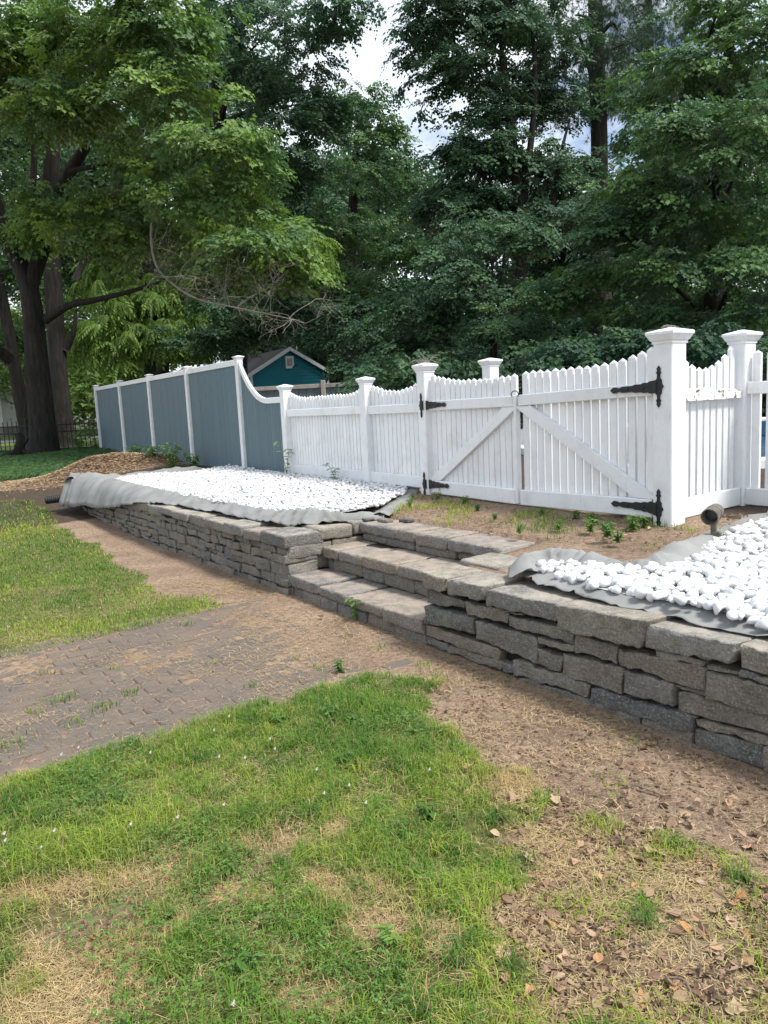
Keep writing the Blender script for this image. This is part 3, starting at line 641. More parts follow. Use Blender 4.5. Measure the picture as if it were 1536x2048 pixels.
# fence right of the gate: tall gate post, short return, next run
fr_ = empty('picket_fence', FR(LR/2, 0, 0.62), 'white picket fence that turns a corner at the tallest post, with a rotten top rail', 'fence')
post(FM, -0.02, 0.0, 0.078, 0.5, 1.875, fr_, 1.15); 
post(FS, 0, 0, 0.072, 0.5, 1.885, fr_, 1.1)
nR = 9
for i in range(nR):
    s = 0.115+(i+0.5)*(LR-0.2)/nR; u = i/(nR-1)*2-1
    picket(FR, s, 0.62, 1.70+0.13*abs(u+0.1)**1.8, fr_, n=-0.016)
b = NB('rotten_paint'); v = b.coord('World'); n = b.noise(v, 16, 6, 0.7); n2 = b.noise(v, 40, 4)
c = b.mix(b.ramp(n, [(0.56, 0.0), (0.60, 1.0)]), (0.74, 0.74, 0.72), b.ramp(n2, [(0.35, (0.02, 0.015, 0.012)), (0.6, (0.17, 0.12, 0.08)), (0.8, (0.5, 0.48, 0.44))])); b.col(c); b.rough(0.8); b.bump(n, 0.8, 0.02)
# rotten rail: eaten upper edge
xs = np.linspace(0.085, LR-0.085, 22); top = [1.555-0.004*random.random()-(0.022*random.random()+0.010 if x > LR*0.55 else 0)-(0.03*random.random() if x > LR-0.2 else 0) for x in xs]; bot = [1.462+0.004*random.random()+(0.03*random.random() if x < 0.17 else 0) for x in xs]
V, F = extr(list(zip(xs, top))+list(zip(xs[::-1], bot[::-1])), FR(0, 0.0, 0), FR.d, Z3, FR.n, 0.042); mk('top_rail', V, F, 'rotten_paint', fr_)['label'] = 'rotten top rail with peeling paint and eaten upper edge'
rail(FR, 0.08, LR-0.08, 0.70, 0.70, 0.07, 0.022, 0.022, fr_, 'bottom_rail')
for i in range(14):
    s = 0.12+i*0.115; picket(FS, s, 0.62, 1.80+0.02*math.cos(s*3)-0.05*min(1, abs(s-0.1))*0.3, fr_, n=-0.017)
rail(FS, 0.07, 1.75, 1.535, 1.535, 0.047, 0.020, 0.022, fr_, 'top_rail'); rail(FS, 0.07, 1.75, 0.70, 0.70, 0.066, 0.020, 0.022, fr_, 'bottom_rail')

# blue-grey board fence
random.seed(31)
bf = empty('board_fence', FM(11, 0, 0.6), 'tall blue-grey vertical board fence with white posts and a swooping curved end', 'fence')
BS = [7.72, 10.16, 12.60, 15.04, 17.55]; BT = [2.33, 2.335, 2.335, 2.34, 2.34]
def boards(s0, s1, topfn):
    n_ = int(round((s1-s0)/0.102)); wd = (s1-s0)/n_
    for i in range(n_):
        a_, b_ = s0+i*wd, s0+(i+1)*wd; off = random.uniform(-.0015, .0015)
        V = []
        for n__ in (-0.012, 0.010):
            for (x, z) in ((a_+0.002, 0.5), (b_-0.002, 0.5), (b_-0.002, topfn(b_)), (a_+0.002, topfn(a_))): V.append(FM(x, n__+off, z))
        for x, z in ((a_+0.005, 0.5), (b_-0.005, 0.5), (b_-0.005, topfn(b_)), (a_+0.005, topfn(a_))): V.append(FM(x, 0.014+off, z))
        F = [[0, 1, 2, 3], [8, 11, 10, 9], [4, 5, 1, 0], [6, 7, 3, 2], [5, 6, 2, 1], [7, 4, 0, 3], [8, 9, 5, 4], [9, 10, 6, 5], [10, 11, 7, 6], [11, 8, 4, 7]]
        mk('board', V, [f[::-1] for f in F], 'blue_paint', bf)
for k in range(4): boards(BS[k]+0.05, BS[k+1]-0.05, lambda s: 2.32)
def swoop(s):                                           # concave fall from the tall post to the picket fence
    u = np.clip((BS[0]-0.03-s)/1.0, 0, 1); return 2.33-0.62*(1-(1-u)**2.1)
boards(6.19, BS[0]-0.05, lambda s: swoop(s)-0.01)
for s, z in zip(BS, BT): post(FM, s, 0.012, 0.05, 0.45, z, bf, .62, 'white_trim')
for k in range(4): rail(FM, BS[k]+0.05, BS[k+1]-0.05, 2.285, 2.285, 0.045, 0.02, 0.016, bf, 'top_rail', 'white_trim')
xs = np.linspace(BS[0]-0.05, BS[0]-1.03, 22); pts = [(x, swoop(x)) for x in xs]; lo = [(x, z-0.085*(1 if i else 1)) for i, (x, z) in enumerate(pts)]
lo2 = []
for i, (x, z) in enumerate(pts):
    a_ = pts[max(i-1, 0)]; c_ = pts[min(i+1, len(pts)-1)]; dx, dz = c_[0]-a_[0], c_[1]-a_[1]; l = math.hypot(dx, dz); lo2.append((min(x-dz/l*0.075, BS[0]-0.051), z+dx/l*0.075))
V, F = extr(pts+lo2[::-1], FM(0, 0.006, 0), D3, Z3, N3, 0.034); mk('curved_trim', V, F, 'white_trim', bf)
rail(FM, 6.18, 6.70, 1.672, 1.672, 0.04, 0.022, 0.016, bf, 'top_rail', 'white_trim')

# yard behind the gate: single white post, grey back fence, pool
lp = empty('fence_post', (0, 0, 0), 'white capped post standing alone behind the closed gate', 'post'); pp = aty(981, 745, 9.6)
lp.location = (pp[0], pp[1], 0.6); WO[lp.name] = np.array([pp[0], pp[1], 0.6]); FL = Frame((pp[0], pp[1]), D2, NF); post(FL, 0, 0, 0.075, 0.55, 1.95, lp, 1.1)
bk = empty('back_fence', (0, 20, 0.64), 'low grey-blue board fence with pale top rail behind the white picket fence', 'fence')
FB = Frame((-3.6, 19.6), (0.995, -0.08), (-0.08, -0.995))
for i in range(34): 
    V, F = cbox(FB(0.12+i*0.2, 0, 1.3), 0.096, 0.012, 0.75, FB.d, FB.n, Z3, 0.004); mk('board', V, F, 'grey_fence_paint', bk)
for i in range(4):
    V, F = cbox(FB(0.0+i*2.26, 0.05, 1.35), 0.055, 0.055, 0.85, FB.d, FB.n, Z3, 0.01); mk('post', V, F, 'weathered_wood', bk)
    if i < 3: rail(FB, 0.06+i*2.26, 2.20+i*2.26, 2.07, 2.07, 0.05, 0.035, 0.02, bk, 'top_rail', 'weathered_wood')
pool = empty('swimming_pool', (6.0, 11.5, 0.62), 'blue lined swimming pool with white coping seen through the pickets', 'pool')
px0, px1, py0, py1 = 2.3, 9.5, 8.6, 14.0
def bxx(nm, x0, x1, y0, y1, z0, z1, m, par): V, F = cbox(((x0+x1)/2, (y0+y1)/2, (z0+z1)/2), (x1-x0)/2, (y1-y0)/2, (z1-z0)/2, ch=0.01); return mk(nm, V, F, m, par)
bxx('coping', px0, px1, py0, py0+.28, .58, .73, 'pool_white', pool); bxx('coping', px0, px1, py1-.28, py1, .58, .98, 'pool_white', pool)
bxx('coping', px0, px0+.28, py0+.285, py1-.285, .58, .73, 'pool_white', pool); bxx('coping', px1-.28, px1, py0+.285, py1-.285, .58, .73, 'pool_white', pool)
bxx('water', px0+.285, px1-.285, py0+.285, py1-.285, .55, .66, 'pool_liner', pool); bxx('pool_wall', px0+.29, px1-.29, py1-.34, py1-.285, .665, .93, 'pool_liner', pool)

# ------------------------------------------------------------------ teal shed
sh0 = aty(578, 697, 30.0); shz = 0.65
sc_ = aty(586, 760, 30.0); shx = sc_[0]; w2 = 1.62; pk = sh0[2]; ev = aty(660, 742, 30)[2]
shed = empty('shed', (shx, 32, shz), 'teal clapboard shed with white trim and dark shingle roof behind the fences', 'shed')
q = np.array([0.93, 0.37]); fd = Frame((shx-.1, 30), (0.88, 0.475), (0.475, -0.88))
nb = int((pk-0.6)/0.115)
for i in range(nb):
    z0 = 0.6+i*0.115; z1 = z0+0.13; hw0 = w2 if z0 < ev else max(0.02, w2*(pk-z0)/(pk-ev)-0.05); hw1 = w2 if z1 < ev else max(0.01, w2*(pk-z1)/(pk-ev)-0.05)
    if z1 > pk-0.05: break
    V = [fd(-hw0, 0.022, z0), fd(hw0, 0.022, z0), fd(hw1, 0.004, z1), fd(-hw1, 0.004, z1), fd(-hw0, -0.03, z0), fd(hw0, -0.03, z0), fd(hw1, -0.03, z1), fd(-hw1, -0.03, z1)]
    mk('clapboard', V, [[0, 1, 2, 3][::-1], [4, 5, 6, 7], [0, 1, 5, 4], [2, 3, 7, 6], [1, 2, 6, 5], [3, 0, 4, 7]], 'teal_siding', shed)
V = [fd(-w2, -.04, .5), fd(w2, -.04, .5), fd(w2, -.04, ev), fd(0, -.04, pk-.04), fd(-w2, -.04, ev)]; V += [p_-fd.n*5 for p_ in V]
mk('wall', V, [[0, 1, 2, 3, 4], [9, 8, 7, 6, 5], [0, 5, 6, 1], [1, 6, 7, 2], [4, 9, 5, 0]], 'teal_siding', shed)
for sg in (-1, 1):
    ov = 0.16; ex = w2+ov; ez = pk-(pk-ev)*(ex/w2)
    V = [fd(0, .16, pk+.05), fd(sg*ex, .16, ez+.05), fd(sg*ex, -5.2, ez+.05), fd(0, -5.2, pk+.05)]; V += [p_-np.array([0, 0, .045]) for p_ in V]
    mk('roof', V, [[0, 1, 2, 3], [7, 6, 5, 4], [0, 4, 5, 1], [1, 5, 6, 2], [2, 6, 7, 3]], 'shingles', shed)
    V = [fd(0, .175, pk+.055), fd(sg*ex, .175, ez+.055), fd(sg*ex, .175, ez-.09), fd(0, .175, pk-.09)]; V += [p_-fd.n*0.03 for p_ in V]
    mk('bargeboard', V, [[0, 1, 2, 3], [7, 6, 5, 4], [0, 4, 5, 1], [3, 2, 6, 7], [1, 5, 6, 2]], 'white_trim', shed)
    V, F = cbox(fd(sg*(w2-.05), .03, (.6+ev)/2), .05, .012, (ev-.6)/2-0.03, fd.d, fd.n, Z3); mk('corner_board', V, F, 'white_trim', shed)
V, F = cbox(fd(0, .03, pk-.52), .17, .02, .23, fd.d, fd.n, Z3); vent = mk('gable_vent', V, F, 'white_trim', shed)
for i in range(6): V, F = cbox(fd(0, .056, pk-.64+i*.048), .11, .006, .016, fd.d, fd.n, Z3); mk('slat', V, F, 'weathered_wood', vent)

# ------------------------------------------------------------------ black metal fence and houses on the far left
mf = empty('metal_fence', (-9, 21, .66), 'black metal railing fence behind the big old trees', 'fence')
E0 = FM(17.75, 0, 0); FI = Frame((E0[0], E0[1]+0.25), (-0.997, 0.07), (-0.07, -0.997))
zt_ = lambda s: 1.52+0.0*s
for i in range(44):
    s = 0.1+i*0.125; g0 = float(gz(*FI(s, 0, 0)[:2]))
    V, F = sqlathe(FI(s, 0, 0), FI.d, FI.n, [(0.0085, g0+0.03), (0.0085, zt_(s)), (0.0105, zt_(s)+.005), (0.002, zt_(s)+.05)]); mk('picket', V, F, 'black_iron', mf)
for z in (1.42, 1.24, 0.78): V, F = cbox(FI(2.8, 0, z), 2.8, 0.014, 0.017, FI.d, FI.n, Z3); mk('rail', V, F, 'black_iron', mf)
for s in (0.03, 2.1, 4.3): V, F = sqlathe(FI(s, 0, 0), FI.d, FI.n, [(0.028, .5), (0.028, 1.56), (0.036, 1.57), (0.036, 1.59), (0.004, 1.62)]); mk('post', V, F, 'black_iron', mf)
def house(px, py_base, Y, wd, hgt, dp, label, rz):
    p = aty(px, py_base, Y); base = np.array([p[0], Y, 0.64]); hs = empty('house', base, label, 'house')
    d = np.array([math.cos(rz), math.sin(rz)]); fr = Frame(base[:2], d, (d[1], -d[0]))
    V, F = cbox(fr(0, -dp/2, .64+.3), wd/2+.02, dp/2+.02, .32, fr.d, fr.n, Z3); mk('foundation', V, F, 'foundation', hs)
    V, F = cbox(fr(0, -dp/2, .64+.6+hgt/2), wd/2, dp/2, hgt/2, fr.d, fr.n, Z3); mk('wall', V, F, 'house_siding', hs)
    z = .64+.6+hgt; V = [fr(-wd/2-.4, .4, z), fr(wd/2+.4, .4, z), fr(wd/2+.4, -dp-.4, z), fr(-wd/2-.4, -dp-.4, z), fr(-wd/2-.4, -dp/2, z+dp*.35), fr(wd/2+.4, -dp/2, z+dp*.35)]
    mk('roof', V, [[0, 1, 5, 4], [2, 3, 4, 5], [1, 2, 5], [3, 0, 4], [3, 2, 1, 0]], 'shingles', hs)
    for i in range(int(wd/2.2)):
        for k in range(int(hgt/2.6)):
            a_ = -wd/2+1.2+i*2.2; zz = .64+.6+1.4+k*2.6
            V, F = cbox(fr(a_, .03, zz), .5, .04, .75, fr.d, fr.n, Z3); wi = mk('window', V, F, 'white_trim', hs)
            for j in (-1, 1): V, F = cbox(fr(a_, .075, zz+j*.33), .4, .008, .29, fr.d, fr.n, Z3); mk('pane', V, F, 'dark_glass', wi)
house(-125, 800, 52, 8, 5.2, 8, 'pale two storey house beyond the railing, behind the thickest trunk', 0.1)
house(165, 800, 78, 7, 2.8, 7, 'small white house far across the lawn, between trunk and board fence', -0.1)
rd = mk('road', [(-70, 33, .685), (-4, 33, .685), (-4, 38, .685), (-70, 38, .685)], [[0, 1, 2, 3]], 'asphalt'); rd['kind'] = 'structure'

# ------------------------------------------------------------------ landscape fabric
def ribbon(name, path, crosses, nlen, parent=None, wr=0.012, seed=0, mat='fabric_grey', th=0.002, left=False):
    """path: (t, v) stations; crosses: per station list of (offset outward, z); grid mesh with folds, given thickness"""
    pp = smooth_path([np.array([*p, 0]) for p in path], nlen); cr = smooth_path([np.array(c, float).ravel() for c in crosses], nlen); m = len(crosses[0]); G = []
    for i in range(nlen):
        d = pp[min(i+1, nlen-1)]-pp[max(i-1, 0)]; d /= np.linalg.norm(d); nrm = np.array([-d[1], d[0]]) if left else np.array([d[1], -d[0]])
        c = cr[i].reshape(m, 2); cc = smooth_path([np.array([*q, 0]) for q in c], 4*(m-1)+1); rowp = []
        for j, q in enumerate(cc):
            u_ = i/nlen*len(path); rg = max(0.0, 0.16-abs(noise.noise(Vector((u_*2.3+j*0.07, seed+5, j*0.05)))))/0.16; rg2 = max(0.0, 0.10-abs(noise.noise(Vector((u_*4.1-j*0.16, seed+9, j*0.11)))))/0.10
            fold = noise.noise(Vector((u_*1.7, seed, j*0.09)))*wr*1.6+(rg**1.5)*wr*1.1+rg2**1.5*wr*0.6-wr*.4
            x = pp[i][:2]+nrm*(q[0]+fold*0.9); rowp.append(P(x[0], x[1], q[1]+fold*(0.35+0.65*(j > 3))))
        G.append(rowp)
    G = np.array(G); a_, b_ = G.shape[:2]; V = G.reshape(-1, 3); ii = (np.arange(a_-1)[:, None]*b_+np.arange(b_-1)[None]).ravel()
    o = mk(name, V, np.stack([ii, ii+1, ii+1+b_, ii+b_], 1).tolist(), mat, parent, smooth=True)
    md = o.modifiers.new('thickness', 'SOLIDIFY'); md.thickness = th; md.offset = 0
    return o
fl = empty('landscape_fabric', P(7, .2, .5), 'grey landscape fabric draped over the long wall under the white pebbles', 'fabric')
ribbon('front_edge', [(4.02, .95), (4.25, .62), (4.42, .40), (4.75, .30), (5.3, .26), (6.2, .24), (7.0, .20), (7.7, .16), (8.4, .12), (9.2, .08), (10.0, .06), (10.6, .0), (10.95, -.08)],
 [[(-.22, .545), (-.1, .57), (0, .56), (.03, .545)], [(-.22, .55), (-.1, .60), (0, .575), (.05, .54)], [(-.22, .55), (-.08, .66), (0, .60), (.09, .535)], [(-.22, .55), (-.1, .62), (0, .58), (.10, .53)], [(-.22, .55), (-.1, .60), (0, .56), (.08, .525)],
  [(-.22, .55), (-.1, .60), (.0, .565), (.10, .525)], [(-.22, .55), (-.12, .61), (.0, .57), (.12, .525)], [(-.22, .55), (-.12, .62), (.05, .57), (.18, .515)], [(-.25, .56), (-.12, .64), (.08, .58), (.20, .42)], [(-.28, .57), (-.12, .66), (.08, .58), (.20, .33)],
  [(-.3, .58), (-.12, .68), (.08, .6), (.24, .30)], [(-.3, .58), (-.12, .70), (.10, .61), (.28, .26)], [(-.3, .58), (-.10, .70), (.12, .62), (.30, .25)]], 190, fl, 0.022, 3)
ribbon('side_edge', [(10.75, -.15), (10.9, .1), (10.85, .5), (10.7, .9), (10.5, 1.35), (10.2, 1.85), (9.95, 2.25)],
 [[(.1, .6), (0, .70), (-.14, .62), (-.26, .27)], [(.25, .60), (.05, .72), (-.12, .62), (-.25, .30)], [(.25, .60), (.08, .66), (-.1, .60), (-.2, .40)], [(.25, .60), (.08, .66), (-.06, .62), (-.16, .46)], [(.22, .61), (.08, .70), (-.04, .66), (-.1, .55)], [(.2, .62), (.08, .67), (0, .65), (-.06, .6)], [(.15, .63), (.05, .66), (0, .65), (-.05, .62)]], 80, fl, 0.02, 9, left=True)
ribbon('back_edge', [(4.02, .95), (4.35, 1.35), (4.75, 1.8), (5.0, 2.0), (6.0, 2.03), (7.4, 2.08)], [[(-.15, .56), (-.06, .59), (.0, .585), (.05, .565)], [(-.15, .58), (-.06, .60), (0, .60), (.05, .58)], [(-.15, .6), (-.06, .625), (0, .64), (.05, .61)], [(-.15, .62), (-.06, .645), (0, .67), (.03, .68)], [(-.12, .63), (-.05, .65), (.0, .69), (.02, .70)], [(-.12, .64), (-.05, .66), (0, .69), (.02, .69)]], 70, fl, 0.012, 14, left=True)
fr2 = empty('landscape_fabric', P(.8, .2, .5), 'grey landscape fabric edging the bed of large white pebbles by the spotlight', 'fabric')
ribbon('front_edge', [(1.60, .30), (1.45, .22), (1.2, .17), (.9, .14), (.5, .135), (0, .13), (-.6, .12), (-1.6, .12)],
 [[(.20, .55), (.1, .57), (0, .545), (-.04, .53)], [(.24, .55), (.12, .575), (.03, .55), (-.03, .528)], [(.26, .55), (.13, .575), (.05, .55), (-.02, .528)], [(.26, .55), (.13, .57), (.04, .54), (-.03, .527)], [(.26, .55), (.13, .57), (.04, .54), (-.03, .527)], [(.26, .55), (.13, .57), (.05, .54), (-.02, .527)], [(.26, .55), (.13, .57), (.05, .54), (-.02, .527)], [(.26, .55), (.13, .57), (.05, .54), (-.02, .527)]], 90, fr2, 0.014, 21)
ribbon('back_edge', [(1.55, .18), (1.68, .30), (1.66, .48), (1.5, .58), (1.28, .58), (1.1, .62), (1.0, .76), (1.05, 1.0), (1.16, 1.35), (1.26, 1.8), (1.38, 2.4)],
 [[(.12, .55), (.05, .565), (0, .56), (-.05, .535)], [(.14, .56), (.06, .60), (.0, .605), (-.05, .56)], [(.14, .56), (.06, .60), (.01, .645), (-.06, .58)], [(.14, .56), (.06, .60), (.0, .635), (-.07, .58)], [(.14, .57), (.06, .61), (.0, .63), (-.05, .585)], [(.14, .58), (.06, .61), (0, .625), (-.06, .585)], [(.16, .59), (.05, .65), (-.05, .66), (-.13, .575)], [(.18, .6), (.05, .68), (-.06, .67), (-.15, .575)], [(.16, .61), (.05, .655), (-.03, .645), (-.12, .59)], [(.16, .62), (.06, .64), (-.02, .635), (-.14, .61)], [(.16, .63), (.06, .65), (-.02, .645), (-.16, .62)]], 130, fr2, 0.016, 33, left=True)
# black drain pipe end poking out under the fabric corner
pe = P(11.15, -.35, .33); d = np.array([T[0]*0.35-N[0]*0.95, T[1]*0.35-N[1]*.95, -0.05]); prof = []
for i in range(14): prof += [(0.058, i*0.03), (0.064, i*0.03+0.012), (0.058, i*0.03+0.022)]
V, F = lathe(prof+[(0.05, .42), (0.05, .30)], pe-d*0.28, d, 16); tag(mk('drain_pipe', V, F, 'rubber'), 'black corrugated drain pipe end poking out from the fabric corner', 'pipe')

# ------------------------------------------------------------------ white pebbles
def ico(sub):
    bm = bmesh.new(); bmesh.ops.create_icosphere(bm, subdivisions=sub, radius=1); V = np.array([v.co[:] for v in bm.verts]); F = np.array([[v.index for v in f.verts] for f in bm.faces]); bm.free(); return V, F
def pebble_shape(V, seed):
    r = np.random.default_rng(seed); W = V.copy()
    for _ in range(8):                                 # flatten a few sides
        n = r.normal(size=3); n /= np.linalg.norm(n); d = W @ n; k = r.uniform(0.5, 0.82); W -= np.outer(np.maximum(d-k, 0)*0.88, n)
    W *= [1.0, r.uniform(0.6, 0.95), r.uniform(0.45, 0.78)]
    return W
def bed_points(poly, sp, seed):
    r = np.random.default_rng(seed); pg = np.array(poly); a = np.arange(pg[:, 0].min(), pg[:, 0].max(), sp); c = np.arange(pg[:, 1].min(), pg[:, 1].max(), sp*0.87); A, C = np.meshgrid(a, c); A[1::2] += sp/2
    A = A+r.uniform(-.42, .42, A.shape)*sp; C = C+r.uniform(-.42, .42, C.shape)*sp; m = inpoly(A, C, pg); return A[m], C[m]
BED_L = [(4.3, .62), (4.55, .38), (5.5, .34), (7, .30), (8.2, .28), (9.6, .22), (10.55, .25), (10.6, .8), (10.2, 1.4), (9.95, 2.1), (7.5, 2.02), (5.0, 1.95), (4.7, 1.7), (4.25, 1.1)]
BED_R = [(1.60, .36), (1.45, .27), (1.0, .17), (0, .145), (-1.5, .14), (-1.5, 2.4), (1.25, 2.4), (1.12, 1.6), (.98, 1.0), (.93, .72), (1.05, .52), (1.4, .5)]
def bed_z(t, v): return 0.545+0.05*np.clip(v, 0, 2)+0.02*sm((v-.1)/.5)+(fbm(t, v, 1.6, 61, 2)-0.5)*0.05
peb2 = ico(2); peb1 = ico(1)
tl_, vl_ = bed_points(BED_L, 0.047, 1); tr_, vr_ = bed_points(BED_R, 0.047, 2)
def bulk(name, ts, vs_, size, seed, label):
    r = np.random.default_rng(seed); n = len(ts); shapes = [pebble_shape(peb1[0], 100+k) for k in range(12)]; pos = W0[None]+T[None]*ts[:, None]+N[None]*vs_[:, None]; z = bed_z(ts, vs_)
    k = r.integers(0, 12, n); ang = r.uniform(0, 6.28, n); s_ = r.uniform(*size, n); S = np.array(shapes)[k]*s_[:, None, None]; ca, sa = np.cos(ang)[:, None], np.sin(ang)[:, None]
    tl = r.normal(0, .35, n)[:, None]; y2 = S[..., 1]*np.cos(tl)-S[..., 2]*np.sin(tl); z2 = S[..., 1]*np.sin(tl)+S[..., 2]*np.cos(tl); X = S[..., 0]*ca-y2*sa+pos[:, :1]; Y = S[..., 0]*sa+y2*ca+pos[:, 1:]; Z = z2+z[:, None]+r.uniform(-.008, .012, n)[:, None]+0.012
    m = len(peb1[0]); V = np.stack([X, Y, Z], -1).reshape(-1, 3); Fi = (peb1[1][None]+np.arange(n)[:, None, None]*m).reshape(-1, 3); g = np.repeat(r.uniform(.50, .72, n), m); C = np.stack([g*.995, g, g*1.005], 1)
    o = mknp(name, V, Fi, 'pebble_bulk', None, C, True); return tag(o, label, 'pebbles', kind='stuff')
bulk('white_pebbles', tl_, vl_, (.019, .040), 5, 'wide bed of small white pebbles behind the long stone wall')
pr = W0[None]+T[None]*tr_[:, None]+N[None]*vr_[:, None]; zr = bed_z(tr_, vr_); dr = np.hypot(pr[:, 0], pr[:, 1])
qx = np.array([pix((a_, b_, c_)) for (a_, b_), c_ in zip(pr, zr)]); vis = (qx[:, 0] < 1550)
order = np.argsort(np.where(vis, dr, 99)); near = order[:300]; keep = np.setdiff1d(np.arange(len(tr_)), near)
bulk('white_pebbles', tr_[keep], vr_[keep], (.022, .050), 6, 'spread of larger white pebbles around the bronze spotlight')
random.seed(41); protos = []
for k in range(12):
    V = pebble_shape(peb2[0], 100+k); me = bpy.data.meshes.new('white_pebble'); me.from_pydata((V*0.037).tolist(), [], peb2[1].tolist()); me.polygons.foreach_set('use_smooth', np.ones(len(me.polygons), bool)); me.materials.append(MATS['pebble_white']); protos.append(me)
for i in near:
    o = bpy.data.objects.new('white_pebble', random.choice(protos)); link(o, None, (pr[i, 0], pr[i, 1], zr[i]+0.014+random.uniform(-.008, .012)))
    o.rotation_euler = (random.gauss(0, .35), random.gauss(0, .3), random.uniform(0, 6.28)); s_ = random.choice((random.uniform(.55, .9), random.uniform(.8, 1.15), random.uniform(1.0, 1.38))); o.scale = (s_, s_*random.uniform(.9, 1.1), s_)
    tag(o, 'smooth white pebble in the front of the bed above the capstones', 'pebble', 'large white pebbles along the front wall edge')
for nm, pg in (('pebble_base', BED_L), ('pebble_base', BED_R)):       # packed stones below the top layer
    A, C = bed_points(pg, .09, 3); 
    a = np.arange(min(p_[0] for p_ in pg), max(p_[0] for p_ in pg), .06); c = np.arange(min(p_[1] for p_ in pg), max(p_[1] for p_ in pg), .06); A, C = np.meshgrid(a, c); ins = inpoly(A, C, np.array(pg)); nr_, nc_ = A.shape
    pos = W0[None, None]+T*A[..., None]+N*C[..., None]; Z = bed_z(A, C)-0.004; V = np.concatenate([pos, Z[..., None]], -1).reshape(-1, 3); ii = (np.arange(nr_-1)[:, None]*nc_+np.arange(nc_-1)[None]); ok = ins[:-1, :-1] & ins[1:, 1:] & ins[1:, :-1] & ins[:-1, 1:]; ii = ii[ok]
    F = np.stack([ii, ii+1, ii+1+nc_, ii+nc_], 1); used = np.unique(F); rm = -np.ones(len(V), int); rm[used] = np.arange(len(used))
    o = mknp('pebble_base', V[used], rm[F], 'pebble_bulk', None, np.full((len(used), 3), .42), True); tag(o, 'packed white stones under the wide pebble bed' if pg is BED_L else 'packed white stones under the pebble bed by the spotlight', 'pebbles', kind='stuff')

# ------------------------------------------------------------------ spotlight
sp0 = atz(1424, 1078, .63); spo = empty('garden_spotlight', (sp0[0], sp0[1], .6), 'bronze garden spotlight on a stake among the white pebbles', 'spotlight')
hz = aty(1420, 1027, sp0[1])[2]; ctr = np.array([sp0[0]-.005, sp0[1]-.02, hz]); ax = np.array([-.62, -.74, -.16]); ax /= np.linalg.norm(ax)
V, F = lathe([(.02, -.095), (.036, -.09), (.045, -.07), (.047, -.02), (.051, -.018), (.051, -.006), (.048, -.004), (.049, .05), (.052, .052), (.052, .068), (.046, .068), (.042, .03), (.040, .012)], ctr, ax, 24); mk('housing', V, F, 'bronze', spo, smooth=False)
V, F = lathe([(.040, .012), (.03, .019), (.005, .022)], ctr, ax, 20); mk('lens', V, F, 'lens_glass', spo)
V, F = cbox((sp0[0]+.01, sp0[1]+.0, (hz-.05+.62)/2), .017, .012, (hz-.02-.60)/2, (.77, -.64, 0), (.64, .77, 0), ch=.004); mk('bracket', V, F, 'bronze', spo)
V, F = cbox((sp0[0]+.02, sp0[1]-.01, .635), .03, .016, .045, (.77, -.64, 0), (.64, .77, 0), ch=.006); mk('stake', V, F, 'bronze', spo)
V, F = lathe([(.018, -.022), (.018, .022)], ctr-ax*.04+np.array([.0, .0, -.05]), (.77, -.64, 0), 12); mk('knuckle', V, F, 'bronze', spo)

